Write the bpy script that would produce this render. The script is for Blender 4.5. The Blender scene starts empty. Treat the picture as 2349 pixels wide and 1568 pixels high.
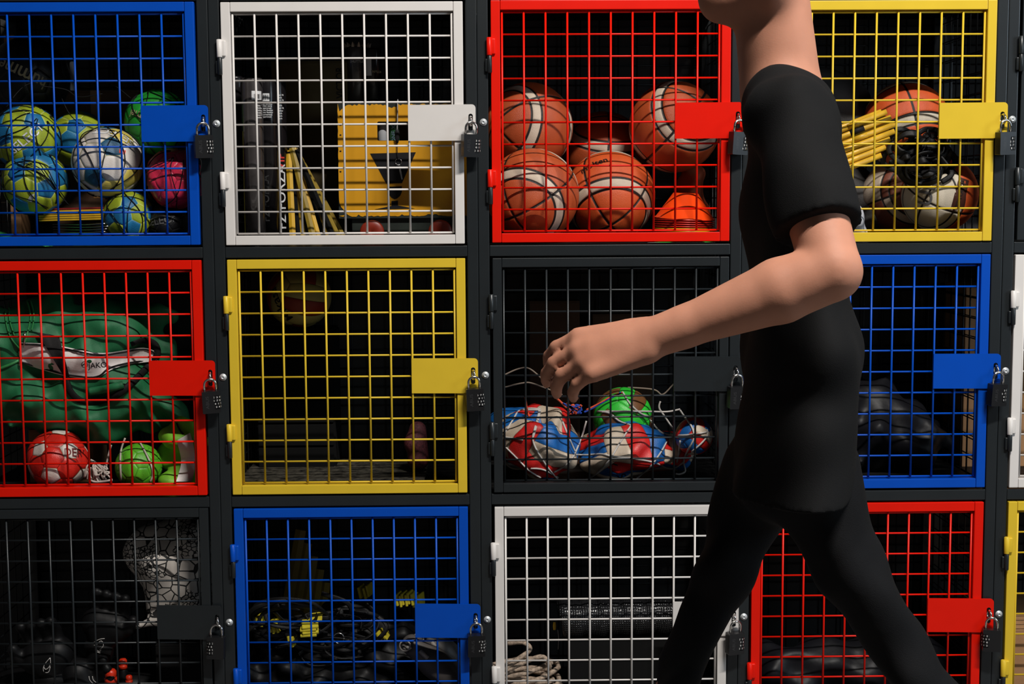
import bpy, bmesh, math, random
import numpy as np
from math import sin, cos, pi, radians as rad
from mathutils import Vector, Matrix, Euler
from mathutils.bvhtree import BVHTree
from mathutils.geometry import tessellate_polygon

random.seed(7)
SC = bpy.context.scene
COL = SC.collection

# ------------------------------------------------------------------ camera, world, light, exposure
CAM = np.array([0.6069, -3.3319, 1.3473])
YAW, PIT, ROL, FPX = 0.01617, -0.09633, -0.006156, 3275.57
_fw = np.array([sin(YAW) * cos(PIT), cos(YAW) * cos(PIT), sin(PIT)])
_rt = np.array([cos(YAW), -sin(YAW), 0.0])
_up = np.cross(_rt, _fw)
RT = cos(ROL) * _rt + sin(ROL) * _up
UP = -sin(ROL) * _rt + cos(ROL) * _up
cam_d = bpy.data.cameras.new('camera')
cam_d.sensor_width = 36.0
cam_d.sensor_fit = 'HORIZONTAL'
cam_d.lens = FPX * 36.0 / 2349.0
cam_d.clip_start = 0.05
cam = bpy.data.objects.new('camera', cam_d)
COL.objects.link(cam)
cam.matrix_world = Matrix(((RT[0], UP[0], -_fw[0], CAM[0]), (RT[1], UP[1], -_fw[1], CAM[1]),
                           (RT[2], UP[2], -_fw[2], CAM[2]), (0, 0, 0, 1)))
SC.camera = cam

w = bpy.data.worlds.new('world')
SC.world = w
w.use_nodes = True
w.node_tree.nodes['Background'].inputs[0].default_value = (0.85, 0.92, 1.0, 1)
w.node_tree.nodes['Background'].inputs[1].default_value = 0.035

def tube_light(name, loc, aim, sx, sy, power, col):
    l = bpy.data.lights.new(name, 'AREA')
    l.shape = 'RECTANGLE'
    l.size, l.size_y, l.energy, l.color = sx, sy, power, col
    o = bpy.data.objects.new(name, l)
    COL.objects.link(o)
    o.location = loc
    d = (Vector(aim) - Vector(loc)).normalized()
    x = Vector((1, 0, 0))
    z = -d
    x = (x - z * x.dot(z)).normalized()
    y = z.cross(x)
    o.matrix_world = Matrix(((x.x, y.x, z.x, loc[0]), (x.y, y.y, z.y, loc[1]), (x.z, y.z, z.z, loc[2]), (0, 0, 0, 1)))
    return o
tube_light('ceiling_tube', (2.0, -2.95, 4.75), (0.9, 0, 0.9), 1.5, 0.07, 268, (1.0, 0.955, 0.90))
# the glazed side of the hall, out of view: broad, cooler light
tube_light('side_window', (4.3, -2.2, 2.2), (1.6, 0, 1.1), 0.9, 1.6, 38, (0.72, 0.87, 1.0))

vs = SC.view_settings
vs.view_transform = 'Standard'
vs.look = 'None'
vs.exposure = 0.0
vs.gamma = 1.0
vs.use_curve_mapping = False
SC.cycles.max_bounces = 6

# ------------------------------------------------------------------ helpers
def ray(px, py):
    d = _fw + RT * ((px - 1174.5) / FPX) + UP * ((784 - py) / FPX)
    return d
def at(px, py, Y):
    """world point seen at a photo pixel, at depth Y (Y = 0 is the door plane)"""
    d = ray(px, py)
    return Vector(CAM + d * ((Y - CAM[1]) / d[1]))
def mpp(Y):
    return (Y - CAM[1]) / FPX
def srgb(r, g, b):
    f = lambda c: c / 12.92 if c <= 0.04045 else ((c + 0.055) / 1.055) ** 2.4
    return (f(r / 255), f(g / 255), f(b / 255))

MATS = {}
def mat(name, col, rough=0.5, metal=0.0, var=0.06, vs_=14.0, bump=0.0, bs=300.0, spec=0.5, coat=0.0, dirt=None):
    if spec == 0.5 and max(col) < 0.015 and rough >= 0.5:
        spec = 0.15
    if name in MATS:
        return MATS[name]
    m = bpy.data.materials.new(name)
    m.use_nodes = True
    nt = m.node_tree
    b = nt.nodes['Principled BSDF']
    b.inputs['Roughness'].default_value = rough
    b.inputs['Metallic'].default_value = metal
    b.inputs['Specular IOR Level'].default_value = spec
    b.inputs['Coat Weight'].default_value = coat
    tc = nt.nodes.new('ShaderNodeTexCoord')
    nz = nt.nodes.new('ShaderNodeTexNoise')
    nz.inputs['Scale'].default_value = vs_
    nz.inputs['Detail'].default_value = 4
    nt.links.new(tc.outputs['Object'], nz.inputs['Vector'])
    rp = nt.nodes.new('ShaderNodeValToRGB')
    rp.color_ramp.elements[0].position = 0.3
    rp.color_ramp.elements[1].position = 0.7
    lo = dirt or tuple(max(0, c * (1 - var)) for c in col)
    hi = tuple(min(1, c * (1 + var)) for c in col)
    rp.color_ramp.elements[0].color = (*lo, 1)
    rp.color_ramp.elements[1].color = (*hi, 1)
    nt.links.new(nz.outputs['Fac'], rp.inputs['Fac'])
    nt.links.new(rp.outputs['Color'], b.inputs['Base Color'])
    if bump:
        n2 = nt.nodes.new('ShaderNodeTexNoise')
        n2.inputs['Scale'].default_value = bs
        n2.inputs['Detail'].default_value = 2
        nt.links.new(tc.outputs['Object'], n2.inputs['Vector'])
        bp = nt.nodes.new('ShaderNodeBump')
        bp.inputs['Strength'].default_value = bump
        bp.inputs['Distance'].default_value = 0.002
        nt.links.new(n2.outputs['Fac'], bp.inputs['Height'])
        nt.links.new(bp.outputs['Normal'], b.inputs['Normal'])
    MATS[name] = m
    return m

def seam_mat(name, col, seam=(0.01, 0.009, 0.008), width=0.02, rough=0.5, var=0.15, bump=0.3, bs=500, dirt=None, vs_=9):
    """ball panel: its own colour, and the seam colour where the panel's edge channel runs"""
    if name in MATS:
        return MATS[name]
    m = mat(name, col, rough=rough, var=var, bump=bump, bs=bs, dirt=dirt, vs_=vs_)
    nt = m.node_tree
    b = nt.nodes['Principled BSDF']
    rp = [n for n in nt.nodes if n.type == 'VALTORGB'][0]
    a = nt.nodes.new('ShaderNodeAttribute')
    a.attribute_name = 'seam'
    mr = nt.nodes.new('ShaderNodeMapRange')
    mr.interpolation_type = 'SMOOTHSTEP'
    mr.inputs['From Min'].default_value = width * 0.75
    mr.inputs['From Max'].default_value = width * 1.15
    nt.links.new(a.outputs['Fac'], mr.inputs['Value'])
    mx = nt.nodes.new('ShaderNodeMix')
    mx.data_type = 'RGBA'
    mx.inputs[6].default_value = (*seam, 1)
    nt.links.new(mr.outputs['Result'], mx.inputs[0])
    nt.links.new(rp.outputs['Color'], mx.inputs[7])
    nt.links.new(mx.outputs[2], b.inputs['Base Color'])
    return m

def mesh(name, v, f, smooth=False):
    me = bpy.data.meshes.new(name)
    me.from_pydata([tuple(map(float, p)) for p in v], [], [tuple(map(int, q)) for q in f])
    if smooth:
        me.shade_smooth()
    return me
def bm_mesh(name, bm, smooth=False):
    me = bpy.data.meshes.new(name)
    bm.to_mesh(me)
    bm.free()
    if smooth:
        me.shade_smooth()
    return me
def obj(name, me, m=None, parent=None, loc=None, rot=None):
    o = bpy.data.objects.new(name, me)
    COL.objects.link(o)
    if m is not None:
        if not me.materials:
            me.materials.append(m)
        elif me.materials[0] is not m:
            o.material_slots[0].link = 'OBJECT'
            o.material_slots[0].material = m
    if parent is not None:
        o.parent = parent
    if loc is not None:
        o.location = loc
    if rot is not None:
        o.rotation_euler = rot
    return o
def wobj(name, v, f, m, parent, smooth=True):
    """a part whose vertices are given in world space; the parent is an unrotated Empty"""
    base = parent.location
    v = [(p[0] - base[0], p[1] - base[1], p[2] - base[2]) for p in v]
    return obj(name, mesh(name, v, f, smooth), m, parent)
def empty(name, loc):
    e = bpy.data.objects.new(name, None)
    e.empty_display_size = 0.05
    COL.objects.link(e)
    e.location = loc
    return e
def tag(o, label, cat, group=None, kind=None):
    o['label'] = label
    o['category'] = cat
    if group:
        o['group'] = group
    if kind:
        o['kind'] = kind
    return o

def bbox_bm(x0, x1, y0, y1, z0, z1, bev=0.0, seg=2):
    bm = bmesh.new()
    bmesh.ops.create_cube(bm, size=1.0)
    bmesh.ops.scale(bm, vec=(x1 - x0, y1 - y0, z1 - z0), verts=bm.verts)
    bmesh.ops.translate(bm, vec=((x0 + x1) / 2, (y0 + y1) / 2, (z0 + z1) / 2), verts=bm.verts)
    if bev:
        bmesh.ops.bevel(bm, geom=list(bm.edges), offset=bev, segments=seg, affect='EDGES', profile=0.6)
    return bm
def box(name, x0, x1, y0, y1, z0, z1, m, parent=None, bev=0.0):
    return obj(name, bm_mesh(name, bbox_bm(x0, x1, y0, y1, z0, z1, bev)), m, parent)

def frames(P):
    P = [Vector(p) for p in P]
    n = len(P)
    T = []
    for i in range(n):
        t = P[min(i + 1, n - 1)] - P[max(i - 1, 0)]
        T.append(t.normalized() if t.length > 1e-9 else Vector((0, 0, 1)))
    u = Vector((0, 0, 1)) if abs(T[0].z) < 0.9 else Vector((1, 0, 0))
    u = (u - T[0] * u.dot(T[0])).normalized()
    out = []
    for i in range(n):
        u = u - T[i] * u.dot(T[i])
        u = u.normalized() if u.length > 1e-9 else T[i].orthogonal().normalized()
        out.append((P[i], T[i], u, T[i].cross(u)))
    return out
def tube(P, r, n=8, v=None, f=None, flat=1.0, caps=True):
    """swept tube; r may be a list; flat < 1 squeezes it into a strap"""
    v = [] if v is None else v
    f = [] if f is None else f
    F = frames(P)
    b = len(v)
    for i, (p, t, u, w_) in enumerate(F):
        ri = r[i] if isinstance(r, (list, tuple)) else r
        for k in range(n):
            a = 2 * pi * k / n
            v.append(p + u * (cos(a) * ri) + w_ * (sin(a) * ri * flat))
    for i in range(len(F) - 1):
        for k in range(n):
            k2 = (k + 1) % n
            f.append((b + i * n + k, b + i * n + k2, b + (i + 1) * n + k2, b + (i + 1) * n + k))
    if caps:
        f.append(tuple(b + k for k in range(n))[::-1])
        f.append(tuple(b + (len(F) - 1) * n + k for k in range(n)))
    return v, f
def cat(P, k=6, closed=False):
    """Catmull-Rom through the points"""
    P = [Vector(p) for p in P]
    n = len(P)
    out = []
    for i in range(n if closed else n - 1):
        if closed:
            a, b, c, d = P[i - 1], P[i], P[(i + 1) % n], P[(i + 2) % n]
        else:
            a, b, c, d = P[max(i - 1, 0)], P[i], P[i + 1], P[min(i + 2, n - 1)]
        for j in range(k):
            t = j / k
            out.append(0.5 * ((2 * b) + (c - a) * t + (2 * a - 5 * b + 4 * c - d) * t * t + (3 * b - a - 3 * c + d) * t ** 3))
    out.append(P[0] if closed else P[-1])
    return out
def lathe(prof, n=32, close=False):
    v, f = [], []
    for r, z in prof:
        for k in range(n):
            a = 2 * pi * k / n
            v.append((r * cos(a), r * sin(a), z))
    m_ = len(prof)
    for i in range(m_ if close else m_ - 1):
        for k in range(n):
            j = (i + 1) % m_
            f.append((i * n + k, i * n + (k + 1) % n, j * n + (k + 1) % n, j * n + k))
    return v, f
def plate(outline, holes, y0, y1, yfun=None):
    """flat sheet cut from an XZ outline with holes, thickness along Y"""
    rings = [outline] + holes
    flat = [p for r_ in rings for p in r_]
    tri = tessellate_polygon([[Vector((x, z, 0)) for x, z in r_] for r_ in rings])
    n = len(flat)
    g = yfun or (lambda x: 0.0)
    v = [(x, y0 + g(x), z) for x, z in flat] + [(x, y1 + g(x), z) for x, z in flat]
    f = []
    for a, b, c in tri:
        f += [(a, b, c), (c + n, b + n, a + n)]
    o = 0
    for r_ in rings:
        k = len(r_)
        for i in range(k):
            a, b = o + i, o + (i + 1) % k
            f.append((a, b, b + n, a + n))
        o += k
    bm = bmesh.new()
    vv = [bm.verts.new(p) for p in v]
    for q in f:
        try:
            bm.faces.new([vv[i] for i in q])
        except ValueError:
            pass
    bmesh.ops.recalc_face_normals(bm, faces=bm.faces)
    return bm

# --- lettering: text outlines turned into thin meshes and wrapped on a surface
_TXT = {}
def text_geo(s, cuts=1):
    key = (s, cuts)
    if key in _TXT:
        return _TXT[key]
    c = bpy.data.curves.new('txt', 'FONT')
    c.body = s
    c.align_x = 'CENTER'
    c.align_y = 'CENTER'
    c.resolution_u = 3
    c.offset = 0.012
    o = bpy.data.objects.new('txt', c)
    COL.objects.link(o)
    bpy.context.view_layer.update()
    me = bpy.data.meshes.new_from_object(o.evaluated_get(bpy.context.evaluated_depsgraph_get()))
    bpy.data.objects.remove(o)
    bm = bmesh.new()
    bm.from_mesh(me)
    bmesh.ops.triangulate(bm, faces=bm.faces)
    for _ in range(cuts):
        bmesh.ops.subdivide_edges(bm, edges=[e for e in bm.edges if e.calc_length() > 0.12], cuts=1, use_grid_fill=False)
        bmesh.ops.triangulate(bm, faces=bm.faces)
    bm.verts.index_update()
    v = np.array([(p.co.x, p.co.y) for p in bm.verts])
    f = [tuple(q.index for q in fa.verts) for fa in bm.faces]
    bm.free()
    bpy.data.meshes.remove(me)
    _TXT[key] = (v, f)
    return v, f
def lettering(parent, s, fn, m, cuts=1, name='lettering'):
    v, f = text_geo(s, cuts)
    return wobj(name, [fn(x, y) for x, y in v], f, m, parent, smooth=False)
def on_sphere(C, R, px_n, size, ang, sx=1.0, lift=0.0006):
    """maps text coordinates to a sphere, centred where px_n points, turned by ang"""
    n = Vector(px_n).normalized()
    r = Vector((1, 0, 0))
    r = (r - n * r.dot(n)).normalized()
    u = n.cross(r)
    if u.z < 0:
        u = -u
    ca, sa = cos(ang), sin(ang)
    r2, u2 = r * ca + u * sa, u * ca - r * sa
    return lambda x, y: Vector(C) + (n + (r2 * (x * size * sx) + u2 * (y * size)) / R).normalized() * (R + lift)

# --- organic shapes: rounded limbs blended into one surface
class Blob:
    def __init__(self, h=0.006):
        self.h, self.p, self.cuts, self.warp = h, [], [], None
    def cap(self, a, b, ra, rb=None, k=0.02, s=(1, 1, 1), op='+', cut=None):
        self.p.append((np.array(a, float), np.array(b, float), ra, ra if rb is None else rb, k, np.array(s, float), op, cut))
        return self
    def ball(self, c, r, k=0.02, s=(1, 1, 1), op='+'):
        return self.cap(c, c, r, r, k, s, op)
    def chain(self, P, R, k=0.02, s=(1, 1, 1)):
        for i in range(len(P) - 1):
            self.cap(P[i], P[i + 1], R[i], R[i + 1], k, s)
        return self
    def mesh_data(self):
        h = self.h
        pts, rr = [], []
        for a, b, ra, rb, k, s, op, cut in self.p:
            if op == '+':
                m_ = (max(ra, rb) + k) / s + 0.012
                pts += [a - m_, a + m_, b - m_, b + m_]
        lo = np.min(pts, 0) - 2 * h
        hi = np.max(pts, 0) + 2 * h
        N = np.ceil((hi - lo) / h).astype(int) + 1
        F = np.full(N, 0.3, np.float32)
        ax = [lo[i] + h * np.arange(N[i]) for i in range(3)]
        for a, b, ra, rb, k, s, op, cut in self.p:
            m_ = (max(ra, rb) + 2 * k + 0.03) / s
            l = np.minimum(a, b) - m_
            u = np.maximum(a, b) + m_
            i0 = np.maximum(0, np.floor((l - lo) / h).astype(int))
            i1 = np.minimum(N, np.ceil((u - lo) / h).astype(int) + 1)
            if np.any(i1 <= i0):
                continue
            X, Y, Z = np.meshgrid(ax[0][i0[0]:i1[0]], ax[1][i0[1]:i1[1]], ax[2][i0[2]:i1[2]], indexing='ij')
            if self.warp:
                dx, dy, dz = self.warp(X, Y, Z)
                X, Y, Z = X + dx, Y + dy, Z + dz
            A, B = a * s, b * s
            d = B - A
            L = float(d @ d)
            px_, py_, pz_ = X * s[0] - A[0], Y * s[1] - A[1], Z * s[2] - A[2]
            t = np.clip((px_ * d[0] + py_ * d[1] + pz_ * d[2]) / L, 0, 1) if L > 1e-12 else 0.0
            D = np.sqrt((px_ - t * d[0]) ** 2 + (py_ - t * d[1]) ** 2 + (pz_ - t * d[2]) ** 2) - (ra + (rb - ra) * t)
            if cut is not None:
                D = np.maximum(D, (X - cut[0][0]) * cut[1][0] + (Y - cut[0][1]) * cut[1][1] + (Z - cut[0][2]) * cut[1][2])
            sub = F[i0[0]:i1[0], i0[1]:i1[1], i0[2]:i1[2]]
            if op == '+':
                e = np.maximum(k - np.abs(sub - D), 0) / k
                F[i0[0]:i1[0], i0[1]:i1[1], i0[2]:i1[2]] = np.minimum(sub, D) - e * e * k * 0.25
            else:
                e = np.maximum(k - np.abs(sub + D), 0) / k
                F[i0[0]:i1[0], i0[1]:i1[1], i0[2]:i1[2]] = np.maximum(sub, -D) + e * e * k * 0.25
        if self.cuts:
            X, Y, Z = np.meshgrid(*ax, indexing='ij', sparse=True)
            for c, n in self.cuts:
                n = np.array(n, float) / np.linalg.norm(n)
                F = np.maximum(F, ((X - c[0]) * n[0] + (Y - c[1]) * n[1] + (Z - c[2]) * n[2]).astype(np.float32))
        return surf_net(F, lo, h)
def surf_net(F, lo, h):
    S = F < 0
    N = F.shape
    cnt = np.zeros((N[0] - 1, N[1] - 1, N[2] - 1), np.int8)
    for dx in (0, 1):
        for dy in (0, 1):
            for dz in (0, 1):
                cnt += S[dx:N[0] - 1 + dx, dy:N[1] - 1 + dy, dz:N[2] - 1 + dz]
    act = (cnt > 0) & (cnt < 8)
    I = np.argwhere(act)
    idx = np.full(act.shape, -1, np.int64)
    idx[act] = np.arange(len(I))
    acc = np.zeros((len(I), 3))
    num = np.zeros(len(I))
    cr = [(x, y, z) for x in (0, 1) for y in (0, 1) for z in (0, 1)]
    for a in cr:
        for b in cr:
            if sum(b) - sum(a) == 1 and all(q >= p for p, q in zip(a, b)):
                fa = F[I[:, 0] + a[0], I[:, 1] + a[1], I[:, 2] + a[2]]
                fb = F[I[:, 0] + b[0], I[:, 1] + b[1], I[:, 2] + b[2]]
                c = (fa < 0) != (fb < 0)
                t = np.where(c, fa / np.where(c, fa - fb, 1), 0)
                p = np.array(a)[None] + t[:, None] * (np.array(b) - np.array(a))[None]
                acc += p * c[:, None]
                num += c
    V = lo + h * (I + acc / num[:, None])
    Q = []
    for ax in range(3):
        o1, o2 = (ax + 1) % 3, (ax + 2) % 3
        sl0 = [slice(None)] * 3
        sl1 = [slice(None)] * 3
        sl0[ax] = slice(0, N[ax] - 1)
        sl1[ax] = slice(1, N[ax])
        for o in (o1, o2):
            sl0[o] = slice(1, N[o] - 1)
            sl1[o] = slice(1, N[o] - 1)
        A, B = S[tuple(sl0)], S[tuple(sl1)]
        E_ = np.argwhere(A != B)
        if not len(E_):
            continue
        fl = A[tuple(E_.T)]
        E_ = E_ + np.array([0 if i == ax else 1 for i in range(3)])
        q = []
        for d1, d2 in ((-1, -1), (0, -1), (0, 0), (-1, 0)):
            c = E_.copy()
            c[:, o1] += d1
            c[:, o2] += d2
            q.append(idx[c[:, 0], c[:, 1], c[:, 2]])
        q = np.stack(q, 1)
        q[~fl] = q[~fl][:, ::-1]
        Q.append(q)
    return V, np.concatenate(Q)
def fast_mesh(name, V, Q, smooth=True):
    me = bpy.data.meshes.new(name)
    nq, k = Q.shape
    me.vertices.add(len(V))
    me.vertices.foreach_set('co', np.ascontiguousarray(V, np.float32).ravel())
    me.loops.add(nq * k)
    me.loops.foreach_set('vertex_index', np.ascontiguousarray(Q, np.int32).ravel())
    me.polygons.add(nq)
    me.polygons.foreach_set('loop_start', np.arange(nq, dtype=np.int32) * k)
    me.update(calc_edges=True)
    if smooth:
        me.shade_smooth()
    return me
def wblob(name, b, m, parent, smooth_it=0):
    V, Q = b.mesh_data()
    if parent.get('category') not in (None, 'person'):
        V[:, 2] = np.maximum(V[:, 2], parent.location[2] + 0.0005)   # cloth lies flat where it meets its shelf
    for _ in range(smooth_it):
        acc = np.zeros_like(V)
        n = np.zeros(len(V))
        for i in range(4):
            np.add.at(acc, Q[:, i], V[Q[:, (i + 1) % 4]])
            np.add.at(n, Q[:, i], 1)
        V = 0.5 * V + 0.5 * acc / n[:, None]
    W = V - np.array(parent.location)[None]
    o = obj(name, fast_mesh(name, W, Q), m, parent)
    return o, (V, Q)
def bvh_of(VQ):
    V, Q = VQ
    return BVHTree.FromPolygons([tuple(p) for p in V], [tuple(q) for q in Q])
def drape(P, trees, Y, off=0.004):
    """lays pixel points on the first surface met from the photographer's side, else at depth Y"""
    out = []
    o = Vector(CAM)
    for p in P:
        y = p[2] if len(p) > 2 else Y
        d = Vector(ray(p[0], p[1])).normalized()
        best = None
        for t in trees:
            h = t.ray_cast(o, d)
            if h[0] is not None and (best is None or h[3] < best[1]):
                best = (h[0], h[3])
        q = at(p[0], p[1], y)
        if best and best[0].y < q.y + 0.05:
            q = best[0] - d * off
        out.append(q)
    return out
def wave(amp, *ks):
    """a wrinkling warp made of a few crossing waves"""
    def fn(X, Y, Z):
        a = np.zeros_like(X)
        b = np.zeros_like(X)
        for kx, ky, kz, p, *g in ks:
            g = g[0] if g else 1.0
            a = a + g * np.sin(kx * X + ky * Y + kz * Z + p)
            b = b + g * np.cos(kz * X + kx * Y - ky * Z + 2 * p)
        return amp * b, amp * a, amp * (a - b) * 0.5
    return fn

# ------------------------------------------------------------------ materials of the place
PAINT = {
    'blue': mat('paint_blue', (0.0004, 0.064, 0.44), spec=0.25, rough=0.36, var=0.03, bump=0.05, bs=900),
    'red': mat('paint_red', (0.74, 0.008, 0.001), spec=0.25, rough=0.36, var=0.03, bump=0.05, bs=900),
    'white': mat('paint_white', (0.70, 0.665, 0.635), spec=0.3, rough=0.38, var=0.02, bump=0.05, bs=900),
    'yellow': mat('paint_yellow', (0.70, 0.48, 0.032), spec=0.25, rough=0.36, var=0.03, bump=0.05, bs=900),
    'black': mat('paint_anthracite', (0.012, 0.015, 0.017), rough=0.36, var=0.06, bump=0.06, bs=900),
}
ANTH = PAINT['black']
M_WIRE = mat('wire_anthracite', (0.006, 0.007, 0.008), rough=0.4)
M_SHELF = mat('shelf_sheet', (0.008, 0.008, 0.008), rough=0.55, var=0.3, vs_=30, bump=0.2, bs=120)
M_CHROME = mat('chrome', (0.78, 0.76, 0.72), rough=0.14, metal=1.0, var=0.04)
M_ZINC = mat('zinc', (0.62, 0.64, 0.65), rough=0.5, metal=0.55, var=0.1, vs_=300)
M_LOCK = mat('lock_black', (0.008, 0.008, 0.009), rough=0.32, var=0.1)
M_NUM = mat('numeral_white', (0.8, 0.79, 0.76), rough=0.5)
M_LOCKTXT = mat('lock_lettering', (0.03, 0.03, 0.032), rough=0.25)

# ------------------------------------------------------------------ the room
fl = box('floor', -3.5, 5.0, -4.6, 0.66, -0.06, 0.0, mat('concrete', (0.16, 0.15, 0.14), rough=0.6, var=0.2, vs_=4, bump=0.15, bs=60))
fl['kind'] = 'structure'
wl = box('wall_back', -3.5, 5.0, 0.5065, 0.66, 0.0, 3.2, mat('wall_paint', (0.03, 0.029, 0.028), rough=0.8, var=0.1, vs_=6, bump=0.1, bs=200))
wl['kind'] = 'structure'

# ------------------------------------------------------------------ storage lockers
Z0, W, H, PX, PZ, DEP = 1.81, 0.5537, 0.5541, 0.615, 0.58827, 0.50
def ztop(r):
    return Z0 - r * PZ
def zfloor(r):
    return ztop(r) - H - 0.0035
COLOURS = [['blue', 'red', 'black'], ['white', 'yellow', 'blue'], ['red', 'black', 'white'], ['yellow', 'blue', 'red'], ['black', 'white', 'yellow']]
NUDGE = {(0, 0): (-.0007, .0013), (0, 2): (.0008, .003), (1, 0): (-.0015, 0), (1, 1): (-.0009, .0004), (2, 0): (.0012, .002), (2, 1): (.0012, 0),
         (2, 2): (.002, -.0018), (3, 0): (.0015, -.0014), (3, 1): (.001, .0015), (4, 1): (-.002, 0), (4, 2): (-.002, 0)}
LOCKER_LABEL = ['tall wire locker with blue door above red door above black door',
                'tall wire locker with white door above yellow door above blue door',
                'tall wire locker with red door above black door above white door',
                'tall wire locker with yellow door above blue door above red door',
                'tall wire locker showing only a sliver of its black, white and yellow doors']

ST = 0.0215
me_stile = bm_mesh('stile', bbox_bm(0, ST, 0, 0.024, -H, 0, 0.0018))
me_rail = bm_mesh('rail', bbox_bm(ST + 0.0006, W - ST - 0.0006, 0.0002, 0.024, -ST, 0, 0.0015))
wv, wf = tube([(0, 0, -0.2515), (0, 0, 0.2515)], 0.00245, 10)
me_wv = mesh('wire_upright', wv, wf, True)
wv, wf = tube([(-0.2505, 0, 0), (0.2505, 0, 0)], 0.00225, 10)
me_wh = mesh('wire_cross', wv, wf, True)
# lock plate: sits on the closing stile and runs back to the mesh; slot for the staple
PL0, PL1, PT, PB = 0.4255, 0.5815, -0.234, -0.3165
def rounded(x0, x1, z0, z1, r, corners):
    P = []
    for cx, cz, a0, key in ((x1, z1, 0, 'tr'), (x0, z1, 90, 'tl'), (x0, z0, 180, 'bl'), (x1, z0, 270, 'br')):
        if key in corners:
            ox = cx - r if 'r' in key else cx + r
            oz = cz - r if 't' in key else cz + r
            P += [(ox + r * cos(rad(a0 + t)), oz + r * sin(rad(a0 + t))) for t in range(0, 91, 15)]
        else:
            P.append((cx, cz))
    return P
outl = rounded(PL0, PL1, PB, PT, 0.009, ('tr', 'br'))
xs_ = W - ST - 0.001
outl = [p for p in outl]
slot = [(0.570 + 0.0052 * cos(rad(a)), (-0.2605 if a < 180 else -0.2895) + 0.0052 * sin(rad(a))) for a in range(0, 360, 20)]
me_plate = bm_mesh('lock_plate', plate(outl, [slot], -0.0035, -0.0008, lambda x: 0.0065 * (xs_ - x) / (xs_ - PL0)))
# hinge leaf: round barrel with a welded flag on the stile
v, f = tube([(-0.0035, -0.004, 0.0), (-0.0035, -0.004, -0.001), (-0.0035, -0.004, -0.0395), (-0.0035, -0.004, -0.041)], [0.0045, 0.0064, 0.0064, 0.0058], 16)
wb = bbox_bm(-0.001, 0.0105, -0.0065, 0.002, -0.0385, -0.0025, 0.0028, 3)
wb.verts.index_update()
o_ = len(v)
v = list(v) + [p.co.copy() for p in wb.verts]
f = list(f) + [tuple(q.index + o_ for q in fa.verts) for fa in wb.faces]
wb.free()
me_hinge = mesh('hinge', v, f, True)
v, f = tube([(-0.0030, -0.004, -0.0415), (-0.0030, -0.004, -0.0425), (-0.0030, -0.004, -0.0795), (-0.0030, -0.004, -0.081)], [0.0048, 0.0055, 0.0055, 0.0042], 16)
wb = bbox_bm(-0.0135, -0.003, -0.0035, 0.006, -0.078, -0.048, 0.0028, 3)
wb.verts.index_update()
o_ = len(v)
v = list(v) + [p.co.copy() for p in wb.verts]
f = list(f) + [tuple(q.index + o_ for q in fa.verts) for fa in wb.faces]
wb.free()
me_pin = mesh('hinge_pin', v, f, True)
# staple ring
P = [(0, 0.0105 * cos(t * pi / 12), 0.0105 * sin(t * pi / 12)) for t in range(25)]
v, f = tube(P, 0.0027, 10)
me_staple = mesh('staple', v, f, True)
# bolt head with washer and hex socket
v, f = lathe([(0.0, 0.0022), (0.0024, 0.0022), (0.0026, 0.005), (0.0042, 0.0047), (0.0056, 0.0034), (0.0060, 0.0016), (0.0084, 0.0014), (0.0086, 0.0), (0.0, 0.0)], 20)
me_bolt = mesh('bolt', [(x, -z, y) for x, y, z in v], f, True)

ZB = ztop(2) - H
XL, XR = -0.0308, W + 0.0298     # outer faces of the frame of one locker, from the door's left edge
UW = 0.0255
YF = 0.004                       # front face of the locker frame
def side_panel():
    v, f = [], []
    z = ZB - 0.02
    while z < Z0 + 0.01:
        tube([(0, 0.02, z), (0, DEP, z)], 0.0016, 5, v, f)
        z += 0.05
    y = 0.05
    while y < DEP:
        tube([(0.003, y, ZB - 0.03), (0.003, y, Z0 + 0.02)], 0.0016, 5, v, f)
        y += 0.05
    return mesh('side_mesh', v, f, True)
def back_panel():
    v, f = [], []
    z = ZB - 0.02
    while z < Z0 + 0.01:
        tube([(XL, DEP, z), (XR, DEP, z)], 0.0016, 5, v, f)
        z += 0.05
    x = XL + 0.02
    while x < XR:
        tube([(x, DEP - 0.003, ZB - 0.03), (x, DEP - 0.003, Z0 + 0.02)], 0.0016, 5, v, f)
        x += 0.05
    return mesh('back_mesh', v, f, True)
me_side, me_back = side_panel(), back_panel()
me_up = bm_mesh('upright', bbox_bm(0, UW, 0, UW, 0.0, Z0 + 0.034, 0.0022))
me_fr = bm_mesh('cross_rail', bbox_bm(XL + UW + 0.0004, XR - UW - 0.0004, 0.0005, 0.026, -0.0262, -0.0008, 0.0018))
me_sh = bm_mesh('shelf', bbox_bm(XL + 0.004, XR - 0.004, YF + 0.02, DEP + 0.005, -0.012, 0, 0.0))
STAPLES = {}
DOOR_AT = {}
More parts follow.
